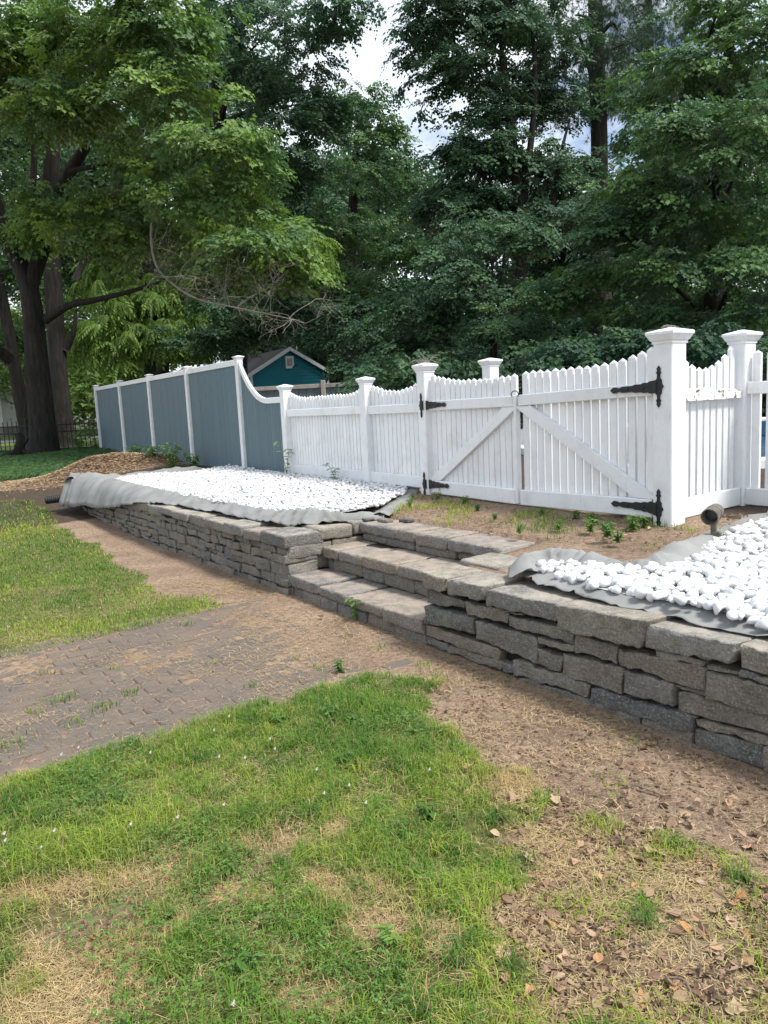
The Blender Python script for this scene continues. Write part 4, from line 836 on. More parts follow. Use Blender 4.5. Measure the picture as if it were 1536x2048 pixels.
# ------------------------------------------------------------------ foliage sprigs (instanced by geometry nodes into each crown)
MAPLE = [(0, 0), (.42, -.10), (.34, .16), (.62, .34), (.36, .48), (.22, .62), (0, 1.0), (-.22, .62), (-.36, .48), (-.62, .34), (-.34, .16), (-.42, -.10)]
OVAL = [(0, 0), (.16, .25), (.20, .5), (.12, .8), (0, 1), (-.12, .8), (-.20, .5), (-.16, .25)]
def leaf_geo(mb, base, dirv, up, size, outline, fold=0.25, droop=0.2):
    d = Vector(dirv).normalized(); s_ = d.cross(Vector(up)).normalized(); n = s_.cross(d)
    V = [np.array(base)+size*(np.array(s_)*x+np.array(d)*y+np.array(n)*(abs(x)*fold-y*y*droop)) for x, y in outline]
    k = len(outline); h = k//2
    mb.add(V, [list(range(0, h+1)), [0]+list(range(h, k))])
def sprig_mesh(name, mat, seed, kind):
    r = random.Random(seed); mb = MB()
    if kind == 'maple':
        for b_ in range(6):
            a = (b_-2.5)*0.40+r.uniform(-.15, .15); L_ = r.uniform(.32, .62)
            for j in range(9):
                f = (j+.6)/9; sd_ = 1 if j % 2 else -1; bx, by = math.cos(a)*L_*f, math.sin(a)*L_*f; z = -0.25*f*f*L_+r.uniform(-.07, .07)
                aa = a+sd_*r.uniform(.5, 1.2) if j < 8 else a
                leaf_geo(mb, (bx, by, z), (math.cos(aa), math.sin(aa), r.uniform(-.55, -.05)), (r.uniform(-.35, .35), r.uniform(-.35, .35), 1), r.uniform(.058, .105), MAPLE, r.uniform(.05, .3), r.uniform(.05, .35))
    elif kind == 'ash':
        for b_ in range(5):
            a = (b_-2)*0.6+r.uniform(-.2, .2); L_ = r.uniform(.35, .6)
            for j in range(9):
                f = (j+1)/9; x, y, z = math.cos(a)*L_*f*.8, math.sin(a)*L_*f*.8, -0.75*f*f*L_
                for sd_ in ((-1, 1) if j < 8 else (0,)):
                    aa = a+sd_*1.1; leaf_geo(mb, (x, y, z), (math.cos(aa), math.sin(aa), -.55-.5*f), (r.uniform(-.2, .2), r.uniform(-.2, .2), 1), r.uniform(.09, .14), OVAL, .1, .2)
    elif kind == 'pine':
        for b_ in range(9):
            c = np.array([r.uniform(0, .6), r.uniform(-.3, .3), r.uniform(-.06, .08)])
            for j in range(26):
                d = Vector((r.gauss(.5, .7), r.gauss(0, .8), r.gauss(.15, .6))).normalized(); s_ = d.cross(Vector((0, 0, 1))); s_ = s_.normalized() if s_.length > .01 else Vector((1, 0, 0)); q = np.array(d)*r.uniform(.1, .16); w_ = np.array(s_)*.003
                mb.add([c-w_, c+w_, c+q], [[0, 1, 2]])
    elif kind == 'far':
        for j in range(70):
            p = Vector((r.gauss(0, .3), r.gauss(0, .3), r.gauss(0, .16))); d = Vector((r.gauss(0, 1), r.gauss(0, 1), r.uniform(-.7, .1)))
            leaf_geo(mb, p, d, (r.uniform(-.5, .5), r.uniform(-.5, .5), 1), r.uniform(.07, .125), OVAL if r.random() < .4 else MAPLE, .15, .2)
    elif kind == 'weed':
        for j in range(11):
            a = j*2.4; f = j/11; z = .05+.22*f; leaf_geo(mb, (0, 0, z), (math.cos(a), math.sin(a), .25-.3*(1-f)), (0, 0, 1), .05+.05*(1-f), OVAL, .1, .25)
        V, F = tube([(0, 0, 0), (.005, 0, .15), (0, .005, .29)], [.004, .003, .001], 5); mb.add(V, F)
    me = bpy.data.meshes.new(name); V = np.vstack(mb.V); me.from_pydata(V.tolist(), [], mb.F); me.materials.append(MATS[mat]); me.update(); return me
_groups = {}
def crown_group(kind, mat):
    if (kind, mat) in _groups: return _groups[(kind, mat)]
    g = bpy.data.node_groups.new('crown_'+kind+'_'+mat, 'GeometryNodeTree'); g.interface.new_socket('Geometry', in_out='INPUT', socket_type='NodeSocketGeometry'); g.interface.new_socket('Geometry', in_out='OUTPUT', socket_type='NodeSocketGeometry')
    n = g.nodes.new; gi, go = n('NodeGroupInput'), n('NodeGroupOutput'); inst = n('GeometryNodeInstanceOnPoints'); gi2 = n('GeometryNodeGeometryToInstance')
    for k in range(4):
        ob = bpy.data.objects.new('sprig_source', sprig_mesh('sprig', mat, 50+k*7+len(kind), kind)); oi = n('GeometryNodeObjectInfo'); oi.inputs['Object'].default_value = ob; g.links.new(oi.outputs['Geometry'], gi2.inputs[0])
    mtp = n('GeometryNodeMeshToPoints')
    def attr(nm, ty): a = n('GeometryNodeInputNamedAttribute'); a.data_type = ty; a.inputs['Name'].default_value = nm; return a.outputs[0]
    g.links.new(gi.outputs[0], mtp.inputs[0]); g.links.new(mtp.outputs[0], inst.inputs['Points']); g.links.new(gi2.outputs[0], inst.inputs['Instance']); inst.inputs['Pick Instance'].default_value = True
    g.links.new(attr('rot', 'FLOAT_VECTOR'), inst.inputs['Rotation']); g.links.new(attr('scl', 'FLOAT'), inst.inputs['Scale']); g.links.new(attr('pick', 'INT'), inst.inputs['Instance Index']); g.links.new(inst.outputs[0], go.inputs[0])
    _groups[(kind, mat)] = g; return g
def crown(name, pts, rot, scl, kind, mat, parent):
    origin = wloc(parent) if parent is not None else np.zeros(3); me = bpy.data.meshes.new(name); me.vertices.add(len(pts)); me.vertices.foreach_set('co', (np.asarray(pts)-origin).astype(np.float32).ravel())
    for nm, ty, fld, dat in (('rot', 'FLOAT_VECTOR', 'vector', rot), ('scl', 'FLOAT', 'value', scl), ('pick', 'INT', 'value', RNG.integers(0, 4, len(pts)))):
        a = me.attributes.new(nm, ty, 'POINT'); a.data.foreach_set(fld, np.asarray(dat, np.int32 if ty == 'INT' else np.float32).ravel())
    me.materials.append(MATS[mat]); o = link(bpy.data.objects.new(name, me), parent, origin); md = o.modifiers.new('foliage', 'NODES'); md.node_group = crown_group(kind, mat); o['kind'] = 'stuff'; return o
NSPR = [0]
def blob_points(blobs, sc, dens, seed, flat=0.38, shell=0.45):
    """blobs: (px, py, Y, rx_px, ry_px[, depth factor]); clumps of sprigs on and in each lobe"""
    r = np.random.default_rng(seed); P_, R_, S_ = [], [], []
    for bl in blobs:
        px, py, Y, rx, ry = bl[:5]; df = bl[5] if len(bl) > 5 else 0.9; c = aty(px, py, Y); k = Y/FPX; ax_, az_ = max(rx*k*.35, rx*k-.62*sc), max(ry*k*.35, ry*k-.42*sc); ay_ = ax_*df
        nc_ = max(5, int(dens*3.0*(ax_*az_+ax_*ay_*0.5)/(sc*sc)**0.9)); 
        d = r.normal(size=(nc_, 3)); d /= np.linalg.norm(d, axis=1)[:, None]; rr = shell+(1-shell)*r.uniform(0, 1, nc_)**0.6; cc = c+d*rr[:, None]*[ax_, ay_, az_]
        ns = 10; q = np.repeat(cc, ns, 0)+r.normal(size=(nc_*ns, 3))*[.42*sc, .42*sc, .42*sc*flat]; out = q-c; az = np.arctan2(out[:, 1], out[:, 0])+r.normal(0, .7, len(q)); pit = r.normal(.28, .25, len(q)); P_.append(q); R_.append(np.stack([r.normal(0, .25, len(q)), pit, az], 1)); S_.append(r.uniform(.75, 1.25, len(q))*sc)
    P_, R_, S_ = np.vstack(P_), np.vstack(R_), np.concatenate(S_); ok = P_[:, 2] > gz(P_[:, 0], P_[:, 1])+0.12; NSPR[0] += ok.sum(); return P_[ok], R_[ok], S_[ok]
def limbs(parent, paths):
    for nm, pts, r0, r1, seg in paths:
        n_ = max(6, len(pts)*4); sp_ = smooth_path(pts, n_); rr = [r0+(r1-r0)*(i/(n_-1))**0.8 for i in range(n_)]
        if nm == 'trunk': rr = [x*(1+0.42*math.exp(-i*1.6/(n_/10))) for i, x in enumerate(rr)]
        V, F = tube(sp_, rr, seg, 0.18 if nm == 'trunk' else 0.12); mk(nm, V, F, 'bark', parent, smooth=True)
def tree(name, label, px, pyb, Y, trunk, blobs, kind, mat, sc=1.0, dens=1.0, seed=1, flat=.38, branches=(), group=None, shell=.45, autolimb=True):
    """trunk: pixel path [(px, py, Y, radius)] from the ground up"""
    b0 = aty(px, pyb, Y); b0[2] = float(gz(b0[0], b0[1]))-0.05; t = empty(name, b0, label, 'tree', group); pts = [b0]+[aty(*q[:3]) for q in trunk[1:]]
    limbs(t, [('trunk', pts, trunk[0][3], trunk[-1][3], 14)])
    for br in branches: limbs(t, [('limb', [aty(*q[:3]) for q in br], br[0][3], br[-1][3], 8)])
    p, r_, s_ = blob_points(blobs, sc, dens, seed, flat, shell); crown('crown', p, r_, s_, kind, mat, t)
    rr = random.Random(seed)                           # inner branches reaching from the trunk top into the lobes
    top = pts[-1]
    for bl in (blobs[::2] if autolimb else ()):
        c = aty(*bl[:3]); k = min(range(len(pts)), key=lambda i: abs(pts[i][2]-(c[2]-1.2))); a0 = pts[k]
        if np.linalg.norm(c-a0) < 9: limbs(t, [('limb', [a0, (a0+c)/2+np.array([rr.uniform(-.3, .3), rr.uniform(-.3, .3), .25]), c], max(.03, trunk[-1][3]*.6), .015, 6)])
    return t
Tk = tree
Tk('maple_tree', 'thick grey trunked maple in front of the black railing, big limbs forking to both sides', 88, 908, 20, [(84, 908, 20, .33), (80, 800, 20, .33), (72, 700, 20, .32), (62, 600, 20, .29), (45, 540, 20, .26), (10, 470, 20, .20), (-30, 340, 20, .16)],
 [(70, 80, 18, 170, 120), (230, 110, 17, 170, 110), (345, 195, 16.5, 120, 110), (440, 285, 16, 95, 70), (330, 325, 17.5, 110, 50), (400, 420, 17, 150, 60), (520, 485, 16, 95, 50), (565, 535, 16.5, 50, 45), (150, 205, 17, 110, 45), (190, 20, 17, 260, 60), (470, 360, 16.5, 90, 60), (-60, 200, 19, 110, 110), (300, 60, 16.5, 130, 70), (60, 470, 20, 50, 35), (200, 470, 18.5, 80, 40), (90, 235, 17.5, 100, 50), (20, 140, 17.5, 90, 80), (250, 400, 18, 80, 45), (120, 420, 19, 60, 40), (0, 30, 18, 120, 90), (330, 20, 17, 120, 70), (300, 480, 18, 80, 50), (430, 540, 17.5, 70, 40)], 'maple', 'leaf_maple', 1.0, 1.35, 3, autolimb=False,
 branches=([(60, 570, 20, .21), (90, 470, 20, .16), (100, 330, 20, .14), (105, 200, 20, .12)], [(85, 420, 20, .17), (150, 330, 19.5, .14), (195, 240, 19, .12), (220, 120, 18.5, .07)], [(92, 640, 20, .12), (140, 610, 19.6, .10), (200, 598, 19.3, .08), (270, 580, 19, .05), (330, 560, 18.8, .03)], [(60, 440, 20, .10), (68, 330, 20, .08), (66, 230, 20, .06)], [(20, 720, 20, .16), (-20, 690, 19.5, .13), (-60, 680, 19, .1)], [(130, 345, 19.6, .07), (230, 325, 18.5, .06), (330, 320, 17.8, .03)]))
Tk('maple_tree', 'straight dark trunk just behind the railing beside the thickest tree', 132, 905, 22.6, [(136, 905, 22.6, .27), (119, 760, 22.6, .24), (108, 600, 22.6, .22), (100, 400, 22.6, .20), (110, 200, 22.6, .2)],
 [(60, 30, 23, 150, 90), (160, 60, 23, 140, 90), (240, 250, 23, 70, 60), (20, 200, 24, 60, 80), (300, 110, 23, 130, 100)], 'maple', 'leaf_mid', 1.1, .9, 4, branches=([(132, 700, 22.6, .12), (148, 660, 22.5, .06), (152, 620, 22.5, .03)], [(150, 560, 22, .10), (285, 250, 22, .12), (290, 150, 22, .08)]))
Tk('maple_tree', 'leaning dark trunk left of the thickest tree, beyond the railing', 60, 900, 25, [(58, 900, 25, .22), (34, 760, 25, .20), (5, 600, 25, .19), (-40, 400, 25, .16)], [(-40, 350, 25, 110, 120), (10, 560, 26, 60, 60), (-60, 120, 25, 150, 130), (5, 690, 27, 40, 40)], 'far', 'leaf_mid', 1.3, .8, 5)
Tk('ash_tree', 'tree with drooping pale feathery leaves behind the board fence', 310, 790, 25, [(310, 800, 25, .42), (312, 700, 25, .38), (305, 560, 25, .35), (290, 380, 25, .28), (290, 250, 25, .2)],
 [(235, 640, 24, 60, 60), (345, 640, 24, 50, 70), (270, 585, 24.5, 70, 40), (350, 560, 25, 80, 45), (215, 560, 26, 60, 50), (460, 440, 26, 80, 50), (590, 480, 22, 45, 50), (200, 690, 24, 40, 40), (380, 690, 24, 40, 40), (300, 690, 27, 50, 40)], 'ash', 'leaf_light', 1.1, 1.0, 6, branches=([(300, 520, 25, .16), (240, 380, 25, .13), (215, 260, 25, .1)], [(300, 450, 25, .12), (340, 340, 25, .1), (360, 200, 25, .06)]))
Tk('tall_tree', 'tall dark leafed tree rising behind the left maple up to the sky gap', 470, 780, 28, [(470, 800, 28, .4), (465, 500, 28, .35), (440, 250, 28, .28), (430, 60, 28, .18)],
 [(530, 70, 26, 160, 130), (625, 110, 26, 85, 110), (560, 240, 26, 130, 110), (660, 15, 25, 85, 55), (450, 160, 27, 120, 120), (635, 205, 26, 65, 70), (500, 350, 26, 110, 80), (600, 350, 26, 80, 70), (420, 20, 27, 120, 70)], 'maple', 'leaf_dark', 1.1, 1.2, 7, branches=([(440, 230, 28, .15), (425, 130, 27.5, .12), (432, 60, 27, .08)],))
Tk('round_tree', 'rounded mid green tree below the sky gap behind the shed', 700, 770, 31, [(700, 790, 31, .35), (700, 600, 31, .3), (710, 350, 31, .2), (720, 230, 31, .1)],
 [(722, 195, 31, 55, 60), (755, 265, 31, 75, 80), (700, 320, 30, 90, 110), (785, 350, 31, 55, 80), (690, 460, 28, 100, 100), (745, 580, 26, 90, 100), (640, 430, 28, 70, 80), (800, 480, 29, 60, 80), (660, 560, 27, 80, 70), (660, 230, 30, 50, 60)], 'maple', 'leaf_mid', 1.15, 1.2, 8)
Tk('maple_tree', 'dark dense maple with a visible slanting trunk right of the sky gap', 1030, 760, 24, [(1030, 770, 24, .3), (1035, 600, 24, .26), (1040, 440, 24, .22), (1020, 250, 24, .16), (1005, 110, 24, .1)],
 [(850, 65, 24, 65, 55), (895, 160, 24, 75, 60), (970, 80, 23.5, 130, 110), (1060, 30, 24, 110, 70), (960, 250, 24, 85, 80), (915, 320, 25, 65, 70), (990, 290, 24, 60, 80), (1075, 170, 25, 50, 50), (900, 400, 24, 100, 60), (1000, 400, 24, 70, 60), (875, 25, 24, 70, 60), (1105, 90, 25, 45, 70), (950, 0, 24, 110, 80), (990, -20, 24, 110, 70), (1095, 330, 24.5, 60, 70), (1110, 200, 25, 45, 70), (1060, 450, 24, 90, 70), (1150, 430, 23, 80, 70), (950, 340, 24, 90, 90), (1020, 200, 24, 80, 80), (1000, 40, 25, 110, 80), (1120, 390, 25, 60, 50), (1150, 330, 26, 40, 40), (1050, 320, 25, 70, 70), (870, 420, 25, 80, 70), (960, 420, 25, 90, 70)], 'maple', 'leaf_dark', 1.0, 1.4, 9, branches=([(1042, 440, 24, .13), (1060, 300, 24, .11), (1070, 180, 24, .08), (1065, 60, 24, .05)], [(1090, 520, 24, .09), (1120, 320, 24, .06), (1140, 240, 24, .03)]))
Tk('pine_tree', 'thick straight pine trunk showing against the sky behind the maples', 1205, 760, 27, [(1205, 780, 27, .36), (1202, 500, 27, .32), (1197, 250, 27, .28), (1192, 80, 27, .26), (1188, -120, 27, .2)], [(1150, 30, 26.5, 60, 35), (1120, 170, 27, 40, 25), (1240, 130, 27, 60, 35), (1250, 180, 27, 60, 30), (1190, 200, 26.5, 50, 40), (1150, -60, 27, 80, 50), (1235, 60, 27, 40, 25)], 'pine', 'leaf_pine', 1.5, 1.6, 10, branches=([(1195, 200, 27, .09), (1165, 90, 26.6, .07), (1150, 60, 26.4, .03)], [(1200, 110, 27, .05), (1250, 85, 27, .035), (1290, 60, 27, .02)]))
Tk('pine_tree', 'thin pine with open needled branches beside the thick pine trunk', 1310, 760, 30, [(1310, 790, 30, .2), (1308, 500, 30, .18), (1302, 200, 30, .15), (1298, 20, 30, .12), (1296, -100, 30, .1)], [(1260, 25, 30, 60, 22), (1340, 20, 30, 60, 25), (1250, 75, 30, 50, 18), (1330, 90, 30, 50, 22), (1300, 130, 30, 60, 25), (1270, 150, 30, 60, 20), (1300, -40, 30, 80, 30)], 'pine', 'leaf_pine', 1.5, 1.0, 11, branches=([(1300, 80, 30, .06), (1265, 85, 30, .04), (1230, 100, 30, .02)], [(1300, 40, 30, .05), (1345, 25, 30, .03)]))
Tk('maple_tree', 'broad layered maple with bright leaf tips filling the right side', 1420, 740, 15.5, [(1420, 800, 15.5, .22), (1425, 650, 15.5, .2), (1435, 450, 15.5, .16), (1450, 250, 15.5, .12), (1460, 60, 15.5, .08)],
 [(1400, 120, 14.5, 120, 90), (1510, 60, 14.5, 100, 110), (1350, 250, 14, 110, 75), (1480, 290, 13.5, 110, 110), (1300, 365, 14.5, 100, 60), (1420, 420, 14, 140, 80), (1225, 450, 15, 90, 55), (1340, 530, 14, 160, 65), (1490, 510, 13.5, 90, 80), (1180, 550, 15.5, 110, 50), (1290, 620, 15, 120, 45), (1480, 630, 14, 80, 45), (1600, 200, 14, 100, 150), (1600, 450, 14, 100, 120), (1440, 10, 15, 100, 60), (1100, 600, 16, 90, 45), (1260, 395, 16, 60, 60), (1320, 270, 17, 60, 50), (1500, 590, 16, 110, 70), (1390, 600, 17, 110, 70), (1330, 180, 16, 80, 60), (1560, 600, 15, 80, 70), (1450, 180, 16, 110, 90), (1390, 330, 16, 110, 80), (1500, 420, 16, 100, 90), (1270, 480, 16, 100, 70)], 'maple', 'leaf_mid', .85, 1.15, 12, flat=.3)
Tk('young_maple', 'young maple understory with thin twin stems behind the lone white post', 985, 760, 19, [(985, 790, 19, .07), (984, 690, 19, .06), (980, 600, 19, .05), (985, 520, 19, .03)],
 [(880, 520, 19.5, 110, 70), (960, 560, 19, 110, 70), (830, 610, 20, 90, 60), (1030, 480, 20, 100, 60), (1040, 650, 18, 100, 35), (920, 650, 20, 90, 35), (960, 460, 20.5, 100, 55)], 'maple', 'leaf_dark', 1.0, 1.0, 13, flat=.3, branches=([(990, 720, 19, .05), (997, 600, 19, .04), (1010, 500, 19, .02)],))
Tk('young_maple', 'leafy young maple hanging over the shed roof', 480, 760, 24, [(480, 800, 24, .12), (475, 700, 24, .1), (470, 600, 24, .06)], [(460, 610, 22, 100, 65), (560, 610, 23, 90, 60), (430, 670, 23, 70, 40), (520, 660, 24, 60, 45), (650, 630, 32, 70, 60), (560, 550, 25, 90, 60)], 'maple', 'leaf_dark', 1.05, 1.0, 14)
Tk('young_maple', 'dense leafy understory tree right of the shed', 730, 780, 23, [(730, 800, 23, .1), (735, 700, 23, .08), (740, 620, 23, .05)], [(725, 690, 24, 60, 50), (770, 660, 22, 70, 60), (740, 730, 21.5, 60, 30), (840, 690, 22, 60, 35), (690, 620, 24, 60, 40)], 'maple', 'leaf_dark', 1.0, 1.0, 15)
Tk('shrub_maple', 'low sprawling maple growth behind the gate leaves', 1180, 800, 13.5, [(1180, 850, 13.5, .06), (1185, 760, 13.5, .05), (1190, 690, 13.5, .03)], [(1180, 690, 13.5, 100, 30), (1120, 700, 14.5, 90, 25), (1400, 690, 13, 80, 30), (1280, 690, 13.5, 80, 30)], 'maple', 'leaf_dark', .8, 1.0, 16, flat=.3)
# woods behind everything: reads as one mass
r = np.random.default_rng(77); WB = []
for i in range(190):
    px = r.uniform(-260, 1750); Y = r.uniform(36, 52); topy = 60 if px < 560 else (290 if px < 850 else (345 if px < 1330 else 150)); py = r.uniform(topy+40, 790) if r.random() < .85 else r.uniform(600, 790)
    if px < 420 and 560 < py: continue
    WB.append((px, py, Y, r.uniform(60, 110), r.uniform(40, 80), .6))
for px in np.arange(560, 1700, 55): WB.append((px, 765+r.uniform(-20, 10), 34, 70, 50, .5))
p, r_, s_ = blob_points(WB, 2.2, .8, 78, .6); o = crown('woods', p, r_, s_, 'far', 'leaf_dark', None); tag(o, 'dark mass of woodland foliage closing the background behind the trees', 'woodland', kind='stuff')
WB = [(175, 735, 46, 60, 60, .6), (225, 700, 50, 70, 60, .6), (130, 690, 48, 50, 50, .6), (25, 700, 40, 35, 35, .6), (260, 760, 44, 60, 50, .6), (190, 790, 40, 40, 20, .6)]+[(r.uniform(-150, 420), r.uniform(520, 780), r.uniform(50, 75), r.uniform(40, 80), r.uniform(30, 60), .6) for i in range(30)]
p, r_, s_ = blob_points(WB, 2.4, .7, 79, .6); o = crown('woods', p, r_, s_, 'far', 'leaf_light', None); tag(o, 'pale green foliage far beyond the railing', 'woodland', kind='stuff')
WB = [(px, 770+r.uniform(-40, 30), r.uniform(15, 20), 60, 45, .6) for px in np.arange(700, 1650, 42) if px > 760]
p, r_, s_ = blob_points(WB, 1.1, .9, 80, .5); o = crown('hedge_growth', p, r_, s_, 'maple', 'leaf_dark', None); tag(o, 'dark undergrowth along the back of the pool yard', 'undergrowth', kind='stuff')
# dead bare branch
db = empty('dead_branch', aty(310, 480, 17), 'bare grey dead branch with a tangle of twigs hanging from the maple', 'branch'); random.seed(51); mb = MB()
main = smooth_path([aty(330, 380, 17.2), aty(303, 450, 17), aty(312, 530, 16.8), aty(355, 575, 16.2), (aty(400, 600, 15.6)), aty(455, 612, 15.2), aty(520, 625, 15.0), aty(590, 640, 14.8)], 30)
V, F = tube(main, np.linspace(.032, .008, 30), 7); mk('main_stem', V, F, 'twig_bark', db)
def twig(p, d, l, rr, dep):
    pts = [p]; n_ = 7; d = Vector(d).normalized()
    for i in range(n_):
        d = (d+Vector((random.gauss(0, .22), random.gauss(0, .22), random.gauss(0, .2)))).normalized(); pts.append(pts[-1]+np.array(d)*l/n_)
    V, F = tube(pts, np.linspace(rr, rr*.35, n_+1), 5); mb.add(V, F)
    if dep > 0:
        for k in range(4): twig(pts[random.randint(2, n_)], d+Vector((random.gauss(0, .7), random.gauss(0, .7), random.gauss(0, .6))), l*random.uniform(.45, .75), rr*.55, dep-1)
for i in range(22):
    k = random.randint(6, 28); twig(main[k], (random.gauss(.7, .5), random.gauss(0, .6), random.gauss(.45, .6)), random.uniform(.5, 1.2), .0085, 2)
mb.build('twigs', 'twig_bark', db)

# ------------------------------------------------------------------ grass, clover, litter
def blades(name, x, y, length, width, col, seed, label, cat='grass', lean=(.25, .9), z=None):
    r = np.random.default_rng(seed); n = len(x); z = gz(x, y)-0.004 if z is None else z; a = r.uniform(0, 6.28, n); le = r.uniform(*lean, n); d = np.stack([np.cos(a), np.sin(a)], 1); sdv = np.stack([-np.sin(a+r.normal(0, .5, n)), np.cos(a)], 1)*width[:, None]*.5
    V = np.zeros((n, 5, 3), np.float32); b0 = np.stack([x, y], 1)
    h1 = length*.55; V[:, 0, :2] = b0-sdv; V[:, 1, :2] = b0+sdv; V[:, 0, 2] = V[:, 1, 2] = z
    m = b0+d*(h1*le*.45)[:, None]; V[:, 2, :2] = m+sdv*.75; V[:, 3, :2] = m-sdv*.75; V[:, 2, 2] = V[:, 3, 2] = z+h1*np.sqrt(np.maximum(.1, 1-(le*.45)**2))
    t_ = b0+d*(length*le*.95)[:, None]; V[:, 4, :2] = t_; V[:, 4, 2] = z+length*np.maximum(.12, 1-le*.75)
    base = np.arange(n)[:, None]*5; F = np.concatenate([base+[0, 1, 2], base+[0, 2, 3], base+[3, 2, 4]], 0)
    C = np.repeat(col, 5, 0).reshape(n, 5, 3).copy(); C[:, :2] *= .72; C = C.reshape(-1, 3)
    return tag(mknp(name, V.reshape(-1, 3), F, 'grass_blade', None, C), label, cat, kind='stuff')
def scatter(bounds, dens_fn, dmax, seed):
    r = np.random.default_rng(seed); x0, x1, y0, y1 = bounds; n = int((x1-x0)*(y1-y0)*dmax); x = r.uniform(x0, x1, n); y = r.uniform(y0, y1, n); k = r.uniform(0, 1, n) < dens_fn(x, y)/dmax; return x[k], y[k], r
GREEN, YEL, STRAW, DGR = np.array([.135, .255, .036]), np.array([.285, .365, .060]), np.array([.48, .37, .185]), np.array([.075, .170, .030])
def grass_cols(x, y, r, pale=0.0):
    n = len(x); u = np.clip(fbm(x, y, 2.2, 71, 3)*1.5-.3+r.normal(0, .2, n)+pale, 0, 1)[:, None]; c = DGR*(1-u)+GREEN*u; u2 = np.clip((fbm(x, y, 1.3, 81, 3)-.445)*3.4+r.normal(0, .30, n)+pale, 0, 1)[:, None]; c = c*(1-u2)+YEL*u2
    dd = np.clip(dead_mask(x, y)*1.05+(r.uniform(0, 1, n) < .06)*.9, 0, 1)[:, None]; c = c*(1-dd)+STRAW*dd*r.uniform(.75, 1.15, (n, 1)); return c*r.uniform(.8, 1.2, (n, 1))
def in_view(x, y, mg=120):
    q = np.stack([x, y, gz(x, y)-EYE], 1); w_ = q @ CF; px = 768+FPX*(q @ CR)/w_; py = 1024-FPX*(q @ CU)/w_; return (w_ > .2) & (px > -mg) & (px < 1536+mg) & (py < 2048+mg*1.5)
x, y, r = scatter((-3.6, 2.2, 1.2, 5.2), lambda x, y: grass_mask(x, y)*(1-.45*dead_mask(x, y))*(20000*(.22+.78*sm((fbm(x, y, 6, 91, 2)-.32)/.35))), 20000, 5); k = in_view(x, y, 200); x, y = x[k], y[k]; n = len(x)
tuf = fbm(x, y, 3.5, 95, 3); ln = (.036+.075*np.clip(tuf*1.7-.35, 0, 1))*r.uniform(.6, 1.35, n)*(1-.35*dead_mask(x, y)); print('near blades', n)
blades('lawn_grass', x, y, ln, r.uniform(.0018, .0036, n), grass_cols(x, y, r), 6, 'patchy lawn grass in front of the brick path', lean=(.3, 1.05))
x, y, r = scatter((-14, -1.0, 4.6, 16), lambda x, y: np.where(inpoly(x, y, PG_FAR) | (grass_mask(x, y) > .5), 1, 0)*(16000/(1+(np.hypot(x, y)/3.2)**2)), 4200, 7); k = in_view(x, y, 200); x, y = x[k], y[k]; n = len(x); dd = np.hypot(x, y); print('far blades', n)
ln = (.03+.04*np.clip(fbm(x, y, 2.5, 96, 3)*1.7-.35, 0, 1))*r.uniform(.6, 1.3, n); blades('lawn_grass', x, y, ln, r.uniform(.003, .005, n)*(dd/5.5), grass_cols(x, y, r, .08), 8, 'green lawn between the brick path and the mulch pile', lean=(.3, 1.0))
r = np.random.default_rng(33); cx = r.uniform(-2.6, 1.3, 2600); cy = r.uniform(1.4, 4.6, 2600); k = (r.uniform(0, 1, 2600) < np.clip(grass_mask(cx, cy), 0, 1)*(1-.8*dead_mask(cx, cy))*.42) & in_view(cx, cy, 150); cx, cy = cx[k], cy[k]; nb_ = r.integers(30, 90, len(cx)); cx2, cy2 = np.repeat(cx, nb_), np.repeat(cy, nb_); n = len(cx2)
x, y = cx2+r.normal(0, .022, n), cy2+r.normal(0, .022, n); tc_ = np.repeat(r.choice(3, len(cx), p=[.45, .35, .2]), nb_); base = np.array([DGR*1.05, GREEN, YEL*.9])[tc_]*r.uniform(.7, 1.25, (n, 1)); base[r.uniform(0, 1, n) < .12] = STRAW*.8
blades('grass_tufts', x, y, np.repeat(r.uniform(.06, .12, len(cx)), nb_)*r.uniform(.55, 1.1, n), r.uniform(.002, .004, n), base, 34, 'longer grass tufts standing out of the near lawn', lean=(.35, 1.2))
x, y, r = scatter((-2.8, 1.4, 1.3, 4.6), lambda x, y: 1300*(grass_mask(x, y) > .7)*sm((fbm(x, y, 3.0, 141, 3)-.36)/.25), 1300, 35); k = in_view(x, y); x, y = x[k], y[k]; thatch = (x, y, r)
# grass and weeds on soil, path joints and terrace
x, y, r = scatter((-6, 3, 3, 12), lambda x, y: 500*np.where((tvof(x, y)[1] > 1.0) & (tvof(x, y)[1] < 1.75) & (tvof(x, y)[0] > 1.4) & (tvof(x, y)[0] < 4.7), sm((fbm(x, y, 3.5, 99, 2)-.45)/.2)*5, 0), 2500, 9)
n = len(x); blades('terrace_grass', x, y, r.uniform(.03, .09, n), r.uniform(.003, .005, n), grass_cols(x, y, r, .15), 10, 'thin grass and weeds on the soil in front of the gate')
cl = []
for px, py, w_, c_ in ((120, 1405, .05, 60), (205, 1420, .04, 40), (65, 1430, .03, 25), (370, 1252, .03, 25), (640, 1337, .025, 20), (265, 1388, .03, 30), (505, 1375, .02, 18), (150, 1448, .04, 25), (20, 1495, .09, 90), (700, 1275, .02, 15), (760, 1300, .03, 15), (845, 1335, .05, 30), (1265, 1490, .05, 30), (1215, 1580, .06, 30), (590, 1320, .02, 12), (230, 1340, .02, 12), (880, 1360, .05, 25), (1010, 1360, .04, 18), (430, 1330, .02, 10), (90, 1350, .03, 14)):
    p_ = ong(px, py); cl.append((p_, w_, c_))
xs, ys = [], []
for p_, w_, c_ in cl: xs.append(p_[0]+RNG.normal(0, w_, c_)); ys.append(p_[1]+RNG.normal(0, w_, c_))
